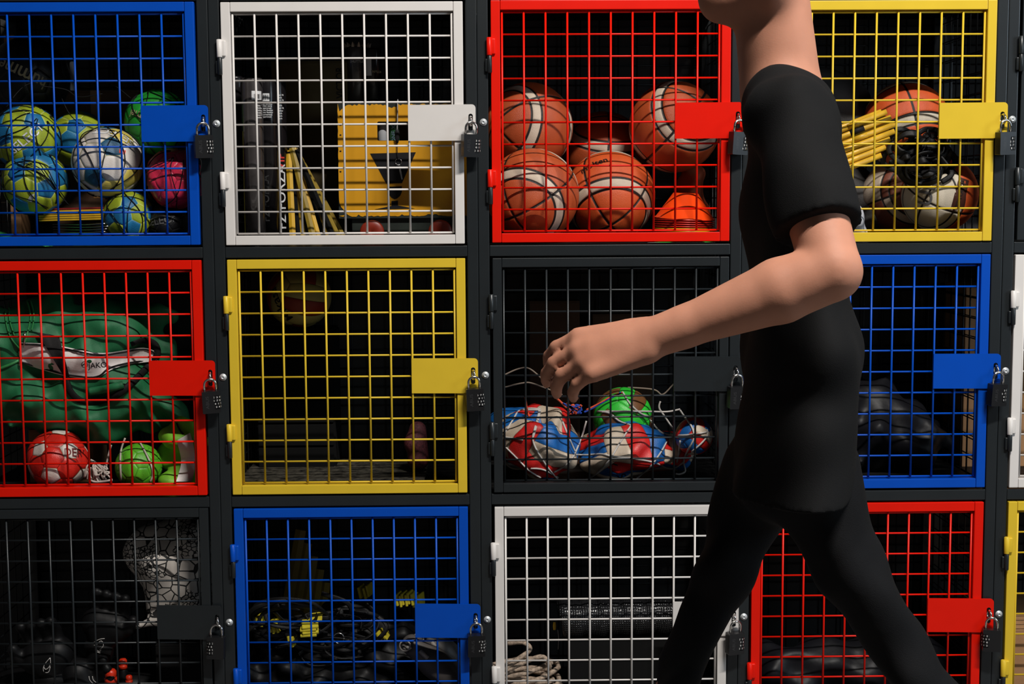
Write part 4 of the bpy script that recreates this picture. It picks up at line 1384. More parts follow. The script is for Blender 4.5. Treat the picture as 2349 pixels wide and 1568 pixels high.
# ------------------------------------------------------------------ middle yellow door: ball on a dark crate, worn floor board
xa, xb = at(600, 800, 0.42).x, at(770, 800, 0.42).x
cz = at(685, 752, 0.40).z
e = empty('dark_crate', ((xa + xb) / 2, 0.41, F1))
tag(e, 'tall black crate lost in the dark behind the middle yellow door', 'crate')
M_CRATE = mat('crate_black', (0.004, 0.004, 0.004), rough=0.8)
for k in range(6):
    hz = (cz - F1) / 6
    obj('crate_slat', bm_mesh('crate_slat', bbox_bm(-(xb - xa) / 2, (xb - xa) / 2, -0.075, -0.067, hz * k + 0.003, hz * (k + 1) - 0.003, 0.001)), M_CRATE, e)
obj('crate_top', bm_mesh('crate_top', bbox_bm(-(xb - xa) / 2, (xb - xa) / 2, -0.075, 0.075, cz - F1 - 0.006, cz - F1, 0.001)), M_CRATE, e)
for sx in (-1, 1):
    obj('crate_side', bm_mesh('crate_side', bbox_bm(sx * (xb - xa) / 2 - 0.004, sx * (xb - xa) / 2 + 0.004, -0.067, 0.075, 0, cz - F1 - 0.006, 0.001)), M_CRATE, e)
S_DY = seam_mat('ball_dull_yellow', (0.5, 0.42, 0.14), width=0.012, seam=(0.2, 0.16, 0.05))
S_DR = seam_mat('ball_maroon', (0.30, 0.03, 0.012), width=0.012, seam=(0.1, 0.02, 0.01))
eq = ball('volleyball', (at(686, 672, 0.40).x, 0.40, cz + 0.084), 0.084, 'volley', lambda p: S_DR if p % 3 == 1 else S_DY, (20, 10, 25), 'yellow and maroon volleyball in the dark at the top behind the middle yellow door', key='v0')
sph_text(eq, 'v0', 'Mikasa', 640, 700, 0.040, 125, M_INK)
eb = empty('floor_board', (at(700, 1080, 0.2).x, 0.2, F1))
tag(eb, 'worn dusty grooved board on the floor behind the middle yellow door', 'board')
M_BOARD = mat('board_worn', (0.05, 0.045, 0.035), rough=0.4, var=0.9, vs_=60, bump=0.6, bs=150)
for k in range(14):
    y0 = 0.035 + k * 0.03
    obj('board_plank', bm_mesh('board_plank', bbox_bm(-0.16, 0.30, y0 - 0.2, y0 + 0.0265 - 0.2, 0.0005, 0.008, 0.001)), M_BOARD, eb)
e = empty('mesh_pouch', (at(955, 1000, 0.25).x, 0.25, F1))
tag(e, 'small dark red mesh pouch standing in the dark under the yellow lock plate', 'pouch')
bq = Blob(0.005)
c = at(958, 985, .25)
bq.cap((c.x, .25, F1 + 0.04), c, 0.028, 0.022, 0.02).ball(at(945, 1015, .24), 0.02, 0.02)
wblob('mesh_cloth', bq, mat('pouch_red', (0.10, 0.02, 0.025), rough=0.7, var=0.6, vs_=200), e)

# ------------------------------------------------------------------ middle black door: volleyballs in a white rope net
GV = 'volleyballs in the rope net'
def rwb(k):
    return lambda p: [V_BLU, V_CRM, V_RED][(p % 3 + k) % 3] if (p // 3) % 2 else [V_RED, V_CRM, V_BLU][(p % 3 + k) % 3]
def vb(key, px, py, Y, R, k, rot, label, dent=None, squash=(1, 1, 1), colour=None):
    return ball('volleyball', at(px, py, Y), R, 'volley', colour or rwb(k), rot, label, group=GV, key=key, dent=dent, squash=squash)
vb('n1', 1238, 1008, 0.125, 0.096, 0, (25, 20, 35), 'red, white and blue volleyball folded in at the hinge side of the net', crumple(21, 0.13), (1.0, 0.9, 1.0))
en2 = vb('n2', 1430, 1036, 0.14, 0.098, 1, (60, 0, 20), 'slack blue, cream and red volleyball in the middle of the net', crumple(33, 0.12), (1.2, 0.9, 0.75))
vb('n3', 1592, 1000, 0.10, 0.046, 2, (10, 40, 20), 'small blue and cream volleyball at the lock side of the net', None)
vb('n4', 1428, 955, 0.21, 0.074, 0, (20, 40, 0), 'green and brown camouflage volleyball on top of the net', None, colour=lambda p: V_GRN if p % 3 != 1 else V_BRN)
vb('n5', 1177, 992, 0.20, 0.075, 1, (20, 70, 60), 'blue volleyball half behind the hinge stile', crumple(5, 0.06), colour=lambda p: V_BLU if p % 4 else V_CRM)
vb('n6', 1520, 1035, 0.18, 0.070, 0, (70, 20, 10), 'red and blue volleyball between the slack ball and the small one', crumple(9, 0.1), (1.1, 0.9, 0.85))
sph_text(en2, 'n2', 'MIKASA', 1410, 1075, 0.034, -52, M_INK)
TV = [BALLS[k][0] for k in ('n1', 'n2', 'n3', 'n4', 'n5', 'n6')]
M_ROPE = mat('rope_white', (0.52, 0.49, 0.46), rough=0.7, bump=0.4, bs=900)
ern = empty('rope_net', (at(1400, 1040, 0.06).x, 0.06, F1))
tag(ern, 'white rope net gathered round the volleyballs', 'net')
ROPES = [[(1156, 995), (1178, 960), (1190, 942), (1215, 936), (1240, 938)], [(1200, 940), (1232, 940), (1236, 945), (1226, 985), (1222, 1006), (1230, 1030), (1255, 1070), (1280, 1100)],
         [(1240, 940), (1230, 980), (1222, 1004)], [(1320, 1036), (1308, 1010), (1300, 990), (1290, 965)], [(1318, 1042), (1335, 1000), (1345, 965)],
         [(1318, 1042), (1345, 1043), (1380, 1041), (1404, 1046), (1450, 1051), (1500, 1060), (1540, 1075), (1570, 1058)], [(1318, 1042), (1300, 1065), (1270, 1083)],
         [(1404, 1046), (1425, 1010), (1448, 975)], [(1404, 1046), (1380, 1075), (1350, 1098), (1320, 1102)], [(1448, 975), (1420, 965), (1400, 948), (1380, 944)],
         [(1370, 943), (1430, 943), (1480, 943), (1530, 944), (1560, 938)], [(1428, 898), (1445, 925), (1470, 948), (1490, 955)], [(1560, 940), (1570, 955), (1585, 975), (1592, 995), (1590, 1010), (1575, 1038), (1568, 1060), (1572, 1080), (1560, 1087), (1550, 1086)],
         [(1515, 920), (1512, 935), (1525, 955), (1545, 985)], [(1490, 960), (1515, 990), (1545, 998), (1590, 996), (1622, 990)], [(1622, 985), (1622, 1000), (1605, 1020), (1575, 1045)],
         [(1530, 1010), (1520, 1030), (1500, 1060)], [(1156, 1002), (1200, 1008)], [(1157, 1022), (1185, 1050), (1215, 1080), (1240, 1095)], [(1160, 1062), (1180, 1075), (1240, 1075), (1280, 1095)],
         [(1560, 1010), (1558, 1030), (1553, 1060)], [(1500, 1062), (1480, 1080), (1455, 1102)]]
for P in ROPES:
    cord(ern, 'rope_strand', P, 0.0023, M_ROPE, TV, 0.003, Y=0.15)
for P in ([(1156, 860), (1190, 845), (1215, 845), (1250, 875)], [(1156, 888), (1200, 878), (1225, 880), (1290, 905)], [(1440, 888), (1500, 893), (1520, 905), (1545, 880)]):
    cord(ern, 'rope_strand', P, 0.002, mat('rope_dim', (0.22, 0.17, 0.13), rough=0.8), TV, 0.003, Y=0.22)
M_CORDR, M_CORDB = mat('cord_red', (0.62, 0.07, 0.02), rough=0.6), mat('cord_blue', (0.01, 0.06, 0.42), rough=0.6)
ek = empty('cord_knot', (at(1310, 935, 0.09).x, 0.09, at(1310, 955, 0.09).z))
tag(ek, 'red and blue cord knotted at the neck of the rope net', 'cord')
rg = random.Random(2)
for k in range(10):
    q = [(1310 + rg.uniform(-22, 26), 937 + rg.uniform(-13, 12)) for _ in range(4)]
    cord(ek, 'cord_strand', q, 0.0026, M_CORDR if k % 2 else M_CORDB, TV, 0.006, Y=0.10)
for m, P in ((M_CORDR, [(1268, 905), (1285, 920), (1300, 935)]), (M_CORDB, [(1340, 945), (1360, 935), (1390, 918), (1425, 900)]), (M_CORDR, [(1345, 940), (1375, 925), (1405, 908), (1428, 900)]), (M_CORDR, [(1205, 910), (1208, 935), (1214, 955)])):
    cord(ek, 'cord_strand', P, 0.0026, m, TV, 0.005, Y=0.10)
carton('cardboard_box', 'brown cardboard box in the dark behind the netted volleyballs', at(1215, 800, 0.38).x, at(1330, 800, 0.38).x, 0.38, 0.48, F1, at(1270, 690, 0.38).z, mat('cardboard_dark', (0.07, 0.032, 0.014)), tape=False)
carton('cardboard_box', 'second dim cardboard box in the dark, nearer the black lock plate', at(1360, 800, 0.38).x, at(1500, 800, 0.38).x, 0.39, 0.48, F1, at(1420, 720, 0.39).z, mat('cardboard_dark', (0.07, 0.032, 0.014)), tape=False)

# ------------------------------------------------------------------ middle blue door: dark shiny bag; cardboard beyond the mesh
e = empty('black_holdall', (at(1990, 1000, 0.25).x, 0.25, F1))
tag(e, 'dark shiny nylon holdall behind the middle blue door', 'bag')
bq = Blob(0.008)
bq.warp = wave(0.010, (25, 30, 50, 0), (-50, 20, 25, 1.3), (70, 10, -30, 2.0))
bq.cap(bp(1960, 960, .26), bp(2030, 980, .26), 0.085, 0.09, 0.05).cap((at(1900, 1050, .26).x, .26, F1 + 0.085), (at(2100, 1050, .26).x, .26, F1 + 0.075), 0.085, 0.075, 0.05).cap(bp(1980, 900, .27), bp(2020, 890, .27), 0.03, 0.04, 0.04)
wblob('holdall_cloth', bq, mat('nylon_black', (0.007, 0.007, 0.009), rough=0.45, var=0.3, spec=0.2, bump=0.5, bs=35), e)
X4 = 3 * PX
carton('cardboard_box', 'tall tan cardboard box behind the white door at the picture edge', X4 - 0.019, X4 + 0.30, 0.29, 0.46, F1, at(2240, 655, 0.29).z)
carton('cardboard_box', 'low brown cardboard box behind the yellow door at the picture edge', X4 + 0.03, X4 + 0.26, 0.08, 0.40, zfloor(2), zfloor(2) + 0.22)

# ------------------------------------------------------------------ bottom black door: patterned bag, gloves, red cones
F2 = zfloor(2)
def pattern_mat():
    m = mat('sack_print', (0.60, 0.55, 0.50), rough=0.7, var=0.1)
    nt = m.node_tree
    b = nt.nodes['Principled BSDF']
    rp = [n for n in nt.nodes if n.type == 'VALTORGB'][0]
    tc = [n for n in nt.nodes if n.type == 'TEX_COORD'][0]
    out = None
    for sc_, wd in ((34, 0.05), (95, 0.10)):
        vo = nt.nodes.new('ShaderNodeTexVoronoi')
        vo.feature = 'DISTANCE_TO_EDGE'
        vo.inputs['Scale'].default_value = sc_
        nt.links.new(tc.outputs['Object'], vo.inputs['Vector'])
        th = nt.nodes.new('ShaderNodeMath')
        th.operation = 'GREATER_THAN'
        th.inputs[1].default_value = wd
        nt.links.new(vo.outputs['Distance'], th.inputs[0])
        if out is None:
            out = th.outputs[0]
        else:
            nz = nt.nodes.new('ShaderNodeTexNoise')
            nz.inputs['Scale'].default_value = 9
            nt.links.new(tc.outputs['Object'], nz.inputs['Vector'])
            g = nt.nodes.new('ShaderNodeMath')
            g.operation = 'GREATER_THAN'
            g.inputs[1].default_value = 0.53
            nt.links.new(nz.outputs['Fac'], g.inputs[0])
            mx = nt.nodes.new('ShaderNodeMix')
            nt.links.new(g.outputs[0], mx.inputs[0])
            nt.links.new(out, mx.inputs[2])
            nt.links.new(th.outputs[0], mx.inputs[3])
            out = mx.outputs[0]
    mc = nt.nodes.new('ShaderNodeMix')
    mc.data_type = 'RGBA'
    mc.inputs[6].default_value = (0.012, 0.012, 0.012, 1)
    nt.links.new(out, mc.inputs[0])
    nt.links.new(rp.outputs['Color'], mc.inputs[7])
    nt.links.new(mc.outputs[2], b.inputs['Base Color'])
    return m
carton('black_carton', 'black carton in the dark under the printed sack', at(372, 1500, .2).x, at(470, 1500, .2).x, 0.13, 0.30, F2, at(420, 1448, .2).z - 0.012, mat('crate_black', (0.004, 0.004, 0.004)), tape=False)
e = empty('printed_sack', (at(385, 1320, 0.2).x, 0.2, at(420, 1448, .2).z))
tag(e, 'off-white sack printed with black cell outlines behind the black lock plate', 'sack')
bq = Blob(0.0055)
bq.warp = wave(0.005, (30, 20, 40, 0), (-45, 25, 30, 1.2))
bq.cap(bp(378, 1268, .18), bp(440, 1258, .18), 0.092, 0.088, 0.04, (1, 0.9, 1)).cap(bp(400, 1350, .17), bp(440, 1350, .17), 0.072, 0.07, 0.04).cap(bp(395, 1400, .16), bp(440, 1420, .16), 0.045, 0.05, 0.03).cap(bp(325, 1435, .13), bp(400, 1418, .12), 0.008, 0.012, 0.02)
wblob('sack_cloth', bq, pattern_mat(), e)
M_GLOVE = mat('glove_black', (0.004, 0.004, 0.0045), rough=0.5, var=0.2, spec=0.25)
def glove(label, px, py, Y, s, flip, ang, em):
    c = at(px, py, Y)
    e = empty('keeper_glove', (c.x, c.y, F2))
    tag(e, label, 'glove', 'black gloves behind the bottom black door')
    bq = Blob(0.005)
    R_ = Matrix.Rotation(rad(ang), 3, 'Y')
    T = lambda x, y, z: c + R_ @ Vector((x * flip * s, y * s, z * s))
    bq.cap(T(-.02, 0, 0), T(.02, 0, 0), 0.042 * s, 0.042 * s, 0.02).cap(T(0, 0, -.04), T(0, 0, -.09), 0.036 * s, 0.033 * s, 0.02)
    for i in range(4):
        bq.chain([T(-.033 + .022 * i, 0, .03), T(-.036 + .024 * i, -.012, .065), T(-.036 + .024 * i, -.035, .085)], [0.013 * s, 0.013 * s, 0.012 * s], 0.006)
    bq.chain([T(.035, -.01, -.02), T(.062, -.02, .01), T(.066, -.03, .035)], [0.016 * s, 0.015 * s, 0.013 * s], 0.01)
    _, vq = wblob('glove_shell', bq, M_GLOVE, e)
    t = bvh_of(vq)
    for P in em:
        cord(e, 'emblem', P, 0.0009, mat('emblem_white', (0.55, 0.52, 0.5), rough=0.5), [t], 0.002, Y=Y - 0.05, k=3)
    v, f = tube([T(-.034, -.034, -.055), T(.034, -.034, -.055)], 0.012 * s, 6, flat=0.25)
    wobj('wrist_strap', v, f, M_STRAP, e)
    return e
glove('black glove with a white bird-like emblem beside the printed sack', 245, 1430, 0.15, 1.0, 1, 15,
      [[(211, 1477), (219, 1470), (230, 1465), (240, 1464)], [(211, 1480), (222, 1478), (232, 1468), (238, 1480), (228, 1490)], [(215, 1487), (222, 1490), (228, 1494), (234, 1488)], [(222, 1494), (230, 1497), (233, 1490)]])
glove('black glove with a white emblem near the picture edge', 110, 1500, 0.12, 1.05, -1, -10,
      [[(115, 1508), (106, 1518), (99, 1530), (100, 1540)], [(115, 1508), (116, 1520), (112, 1530), (104, 1535), (100, 1528)], [(104, 1542), (112, 1541), (115, 1528)]])
glove('black glove lying low in the middle behind the bottom black door', 185, 1560, 0.13, 1.0, 1, 70, [[(204, 1550), (206, 1560), (215, 1568)], [(212, 1550), (214, 1560), (224, 1566)]])
M_CONE = mat('cone_toy_red', (0.62, 0.03, 0.008), rough=0.35)
for k, (px, py, Y, r, lab) in enumerate(((254, 1548, .10, 0.014, 'black bottle with the largest round red cap behind the bottom black door'), (282, 1520, .15, 0.010, 'black bottle with a small red cap beside the largest red cap'), (296, 1556, .11, 0.008, 'black bottle with the smallest red cap behind the bottom black door'))):
    c = at(px, py, Y)
    e = empty('drink_bottle', (c.x, c.y, F2))
    tag(e, lab, 'bottle', 'bottles behind the bottom black door')
    h = c.z - r * 1.4 - F2
    v, f = lathe([(0, h + r * 2.6), (r * 0.7, h + r * 2.5), (r, h + r * 2.1), (r, h + r * 1.2), (r * 0.9, h + r * 1.1), (r * 1.1, h + r), (r * 1.1, h), (0, h)], 24)
    obj('cap_shell', mesh('cap_shell', v, f, True), M_CONE, e)
    v, f = lathe([(0, h), (r * 0.9, h), (r * 1.0, h - 0.004), (r * 1.45, h - 0.016), (r * 1.45, 0.003), (r * 1.3, 0), (0, 0)], 24)
    obj('bottle_body', mesh('bottle_body', v, f, True), M_GLOVE, e)
e = empty('kit_bag', (at(150, 1600, .25).x, .22, F2))
tag(e, 'low black kit bag under the gloves behind the bottom black door', 'bag')
bq = Blob(0.007)
bq.warp = wave(0.008, (35, 25, 50, 0), (-45, 20, 35, 1.3))
bq.cap((at(40, 1600, .28).x, .28, F2 + 0.045), (at(330, 1600, .28).x, .28, F2 + 0.045), 0.075, 0.075, 0.03, (1, 0.8, 1.3))
wblob('kit_bag_cloth', bq, M_GLOVE, e)

# ------------------------------------------------------------------ bottom blue door: yellow bars, belts, black bags, shoes
a0, b0 = at(640, 1400, .36), at(770, 1400, .36)
for k in range(5):
    t = k / 4
    a = at(625 + 22 * k, 1380, .34)
    b = at(690 + 14 * k, 1215 + 30 * k, .38)
    a.z = F2 + 0.03
    e = empty('boundary_pole', (a.x, a.y, F2))
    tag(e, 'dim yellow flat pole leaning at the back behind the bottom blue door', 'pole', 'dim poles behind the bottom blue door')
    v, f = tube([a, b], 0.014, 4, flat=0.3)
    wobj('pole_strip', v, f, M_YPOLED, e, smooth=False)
M_BELT = mat('belt_yellow', (0.55, 0.46, 0.03), rough=0.5, var=0.15)
def belt(label, px, py, Y, n, wpx, step, ang, grp='yellow folded belts behind the bottom blue door'):
    c = at(px, py, Y)
    e = empty('folded_belt', (c.x, c.y, c.z - 0.01))
    tag(e, label, 'belt', grp)
    for k in range(n):
        bmx = bbox_bm(-wpx / 2 * 0.00105, wpx / 2 * 0.00105, -0.018, 0.018, -0.0028, 0.0028, 0.0015)
        o = obj('belt_fold', bm_mesh('belt_fold', bmx), M_BELT, e)
        R_ = Matrix.Rotation(rad(ang), 3, 'Y')
        o.location = R_ @ Vector((0.004 * (k % 2), 0, k * step * 0.00105)) + Vector((0, 0, 0.01))
        o.rotation_euler = (rad(18), rad(ang), rad(6 * (k % 2)))
belt('bright yellow folded belt in the middle of the black bags', 709, 1449, 0.11, 4, 38, 6.5, -3)
belt('yellow strap end above the bright folded belt', 725, 1415, 0.13, 1, 30, 6, -8)
belt('yellow belt folded on edge near the hinge side', 625, 1433, 0.13, 4, 26, 5, 80)
belt('yellow belt folded on edge nearest the hinges', 597, 1420, 0.14, 3, 24, 5, 72)
belt('small yellow belt folded on edge below the others', 669, 1465, 0.13, 2, 24, 5, 82)
belt('short pair of yellow strap ends high at the back', 830, 1355, 0.22, 3, 28, 10, 78)
belt('row of yellow strap ends above the blue lock plate', 915, 1372, 0.20, 6, 28, 7, 82)
belt('yellow strap ends half behind the blue lock plate', 953, 1375, 0.22, 3, 30, 7, 85)
belt('thin yellow belt lying between the black bags', 873, 1455, 0.16, 2, 22, 12, 68)
e = empty('black_bag_heap', (at(740, 1500, 0.25).x, 0.25, F2))
tag(e, 'heap of crumpled black bags under the yellow belts', 'bags', kind='stuff')
bq = Blob(0.007)
bq.warp = wave(0.010, (45, 30, 60, 0), (-60, 25, 45, 1.1), (30, -50, 75, 2.4))
for px, py, r in ((640, 1480, .055), (680, 1500, .07), (760, 1490, .07), (840, 1500, .06), (650, 1440, .035), (760, 1430, .04), (850, 1440, .04), (920, 1460, .05)):
    bq.ball(bp(px, py, .24), r, 0.03)
bq.cap((at(640, 1560, .22).x, .22, F2 + 0.08), (at(920, 1560, .22).x, .22, F2 + 0.08), 0.08, 0.08, 0.05)
wblob('crumpled_bags', bq, mat('bags_black', (0.004, 0.004, 0.0045), rough=0.5, var=0.3, spec=0.2, bump=0.5, bs=40), e)
straps('strap_tangle', 'tangle of black webbing over the heap of black bags', (720, 1450), 26, (150, 70), 0.13, 15, 0.006)
c = at(777, 1463, .12)
e = empty('steel_ring', (c.x, c.y, c.z - 0.013))
tag(e, 'small steel ring on the black bags', 'ring')
v, f = tube([(0.013 * cos(a * pi / 12), 0, 0.013 + 0.013 * sin(a * pi / 12)) for a in range(25)], 0.0014, 6)
obj('ring_wire', mesh('ring_wire', v, f, True), M_STEEL, e)
M_SHOE = mat('shoe_grey', (0.085, 0.075, 0.07), rough=0.5, var=0.2)
for k, (lab, p0, p1) in enumerate((('dark grey roll-ended shoe, nearer the black bags', (945, 1478), (1045, 1560)), ('dark grey shoe lying above the other under the blue lock plate', (975, 1462), (1050, 1525)))):
    a, b = at(*p0, 0.11 + 0.05 * k), at(*p1, 0.11 + 0.05 * k)
    e = empty('training_shoe', ((a.x + b.x) / 2, (a.y + b.y) / 2, F2))
    tag(e, lab, 'shoe', 'shoes behind the bottom blue door')
    bq = Blob(0.005)
    d = (b - a)
    bq.cap(a, a + d * 0.5, 0.026, 0.033, 0.02).cap(a + d * 0.5, b, 0.033, 0.04, 0.02)
    bq.ball(a + Vector((-0.008, -0.014, 0.004)), 0.014, 0.006, op='-')
    wblob('shoe_upper', bq, M_SHOE, e)
    v, f = tube([a + Vector((-0.016 + 0.013 * cos(t * pi / 8), -0.021, 0.004 + 0.013 * sin(t * pi / 8))) for t in range(17)], 0.002, 6)
    wobj('heel_loop', v, f, mat('shoe_trim', (0.4, 0.36, 0.33), rough=0.5), e)
    v, f = tube([a + d * 0.16 + Vector((0.004, -0.034, 0.01)), a + d * 0.34 + Vector((0.004, -0.037, 0.008))], 0.006, 4, flat=0.3)
    wobj('shoe_label', v, f, mat('shoe_trim', (0.4, 0.36, 0.33)), e)

# ------------------------------------------------------------------ bottom white door: taped roll, rope
M_TAPE = mat('woven_tape', (0.010, 0.010, 0.011), rough=0.17, var=0.3)
_nt = M_TAPE.node_tree
_h = None
for _d in ('X', 'Z'):
    _w = _nt.nodes.new('ShaderNodeTexWave')
    _w.bands_direction = _d
    _w.inputs['Scale'].default_value = 55
    _w.inputs['Distortion'].default_value = 1.2
    _w.inputs['Detail Scale'].default_value = 3
    _nt.links.new([n for n in _nt.nodes if n.type == 'TEX_COORD'][0].outputs['Object'], _w.inputs['Vector'])
    if _h is None:
        _h = _w.outputs['Fac']
    else:
        _mm = _nt.nodes.new('ShaderNodeMath')
        _mm.operation = 'MULTIPLY'
        _nt.links.new(_h, _mm.inputs[0])
        _nt.links.new(_w.outputs['Fac'], _mm.inputs[1])
        _h = _mm.outputs[0]
_bp = _nt.nodes.new('ShaderNodeBump')
_bp.inputs['Strength'].default_value = 1.0
_bp.inputs['Distance'].default_value = 0.0016
_nt.links.new(_h, _bp.inputs['Height'])
_nt.links.new(_bp.outputs['Normal'], _nt.nodes['Principled BSDF'].inputs['Normal'])
a, b = at(1285, 1418, .135), at(1600, 1406, .135)
e = empty('taped_roll', ((a.x + b.x) / 2, .17, F2))
e.location.y = .135
tag(e, 'long roll wrapped in shiny black woven tape', 'roll')
v, f = [], []
n = 30
P = [a + (b - a) * (i / n) + Vector((0, 0, 0.002 * sin(i * 1.3))) for i in range(n + 1)]
tube(P, [0.046 + 0.003 * sin(i * 2.3) for i in range(n + 1)], 40, v, f)
wobj('tape_wrap', v, f, M_TAPE, e)
bmx = bbox_bm(a.x + 0.02, b.x, .10, .19, F2, a.z - 0.044, 0.004)
obj('packing_block', rel(bm_mesh('packing_block', bmx), e), mat('foam_black', (0.006, 0.006, 0.006), rough=0.8), e)
M_ROPE2 = mat('rope_tan', (0.36, 0.27, 0.20), rough=0.75, var=0.45, vs_=160, bump=0.5, bs=500)
e = empty('climbing_rope', (at(1200, 1540, .12).x, .12, F2))
tag(e, 'coiled tan climbing rope at the foot of the white door', 'rope')
rg = random.Random(6)
P = []
c = at(1195, 1535, .13)
for i in range(150):
    a = i * 0.42
    rr = 0.075 + 0.014 * sin(i * 0.37) + 0.008 * sin(i * 1.1)
    P.append(Vector((c.x + 0.01 + rr * cos(a) * 1.05, c.y + rr * sin(a) * 0.75, F2 + 0.008 + 0.115 * (i / 150) + 0.022 * sin(a * 0.5 + 1))))
v, f = tube(P, 0.0062, 8)
wobj('rope_coil', v, f, M_ROPE2, e)
v, f = tube(cat([at(1165, 1475, .10), at(1200, 1473, .09), at(1215, 1490, .08), at(1175, 1520, .07), at(1165, 1535, .07), at(1240, 1505, .08), at(1262, 1530, .09)], 6), 0.006, 8)
wobj('rope_tail', v, f, M_ROPE2, e)
c = at(1272, 1435, .15)
e = empty('tag_label', (c.x, c.y, c.z - 0.01))
tag(e, 'tiny yellow tag on a thread beside the taped roll', 'tag')
v, f = tube([(0, 0, 0), (0, 0, 0.01), (0, 0, 0.02)], [0.003, 0.004, 0.003], 8, flat=0.3)
obj('tag_plate', mesh('tag_plate', v, f), M_CY, e)
v, f = tube(cat([(0.008, 0, 0.0), (0.01, 0, -0.02), (0.009, 0, -0.05)], 4), 0.0007, 5)
obj('thread', mesh('thread', v, f), M_INKW, e)
# bottom red door: dark holdall on the floor
e = empty('black_holdall', (at(1900, 1560, 0.25).x, 0.25, F2))
tag(e, 'low black holdall on the floor behind the bottom red door', 'bag')
bq = Blob(0.008)
bq.warp = wave(0.008, (30, 25, 50, 0), (-45, 20, 30, 1.3))
bq.cap((at(1780, 1600, .25).x, .25, F2 + 0.07), (at(2100, 1600, .25).x, .25, F2 + 0.08), 0.07, 0.08, 0.04)
wblob('holdall_cloth', bq, mat('nylon_black', (0.014, 0.014, 0.017)), e)

# ------------------------------------------------------------------ the person walking past
M_SKIN = mat('skin', (0.52, 0.235, 0.15), spec=0.3, rough=0.6, var=0.06, vs_=30, bump=0.05, bs=400)
_b = M_SKIN.node_tree.nodes['Principled BSDF']
_b.inputs['Subsurface Weight'].default_value = 0.15
_b.inputs['Subsurface Radius'].default_value = (0.01, 0.004, 0.002)
M_SHIRT = mat('shirt_black', (0.0042, 0.0042, 0.0046), rough=0.85, var=0.15, spec=0.2, bump=0.3, bs=900)
M_TROUS = mat('trousers_black', (0.0036, 0.0036, 0.0044), rough=0.8, var=0.2, spec=0.2, bump=0.3, bs=700)
YP = -1.13
p_ = lambda px, py, dy=0.0: np.array(at(px, py, YP + dy))
person = empty('person', (at(1810, 1150, YP).x, YP, 0))
tag(person, 'person in a black T-shirt and black trousers striding past with one arm bent forward', 'person')
SHL, ELL, WRL = p_(1812, 268, -0.175), p_(1908, 622, -0.31), p_(1492, 778, -0.26)
SHR, ELR, WRR = p_(1822, 268, 0.175), p_(1850, 640, 0.21), p_(1835, 915, 0.20)
body = Blob(0.0046)
# head, turned towards the way they walk
body.ball(p_(1738, -190), 0.088, 0.03, (0.93, 1.15, 0.98))
body.cap(p_(1700, -160), p_(1668, -30), 0.064, 0.036, 0.03)
for sy in (-1, 1):
    body.cap(p_(1655, 4), p_(1765, -30, sy * 0.052), 0.024, 0.022, 0.03)
    body.cap(p_(1765, -30, sy * 0.052), p_(1755, -130, sy * 0.062), 0.022, 0.02, 0.03)
    body.ball(p_(1668, -110, sy * 0.038), 0.022, 0.025)
    body.cap(p_(1752, -150, sy * 0.076), p_(1745, -105, sy * 0.078), 0.014, 0.010, 0.006, (0.8, 1.9, 1))
    body.ball(p_(1628, -158, sy * 0.032), 0.013, 0.012, op='-')
    body.cap(p_(1632, -182, sy * 0.018), p_(1650, -184, sy * 0.048), 0.009, 0.008, 0.012)
body.cap(p_(1628, -160), p_(1602, -105), 0.009, 0.013, 0.014)
body.cap(p_(1622, -70, -0.018), p_(1622, -70, 0.018), 0.007, 0.007, 0.008).cap(p_(1627, -50, -0.016), p_(1627, -50, 0.016), 0.008, 0.008, 0.008)
body.cap(p_(1765, -40), p_(1790, 200), 0.056, 0.061, 0.03)
body.cap(p_(1800, 245, -0.10), p_(1800, 245, 0.10), 0.035, 0.035, 0.05)
# trunk under the shirt
body.cap(p_(1815, 300), p_(1818, 500), 0.055, 0.053, 0.04, (1, 0.48, 1)).cap(p_(1818, 500), p_(1832, 800), 0.053, 0.056, 0.05, (1, 0.6, 1)).cap(p_(1832, 800), p_(1808, 1030), 0.056, 0.066, 0.05, (1, 0.6, 1))
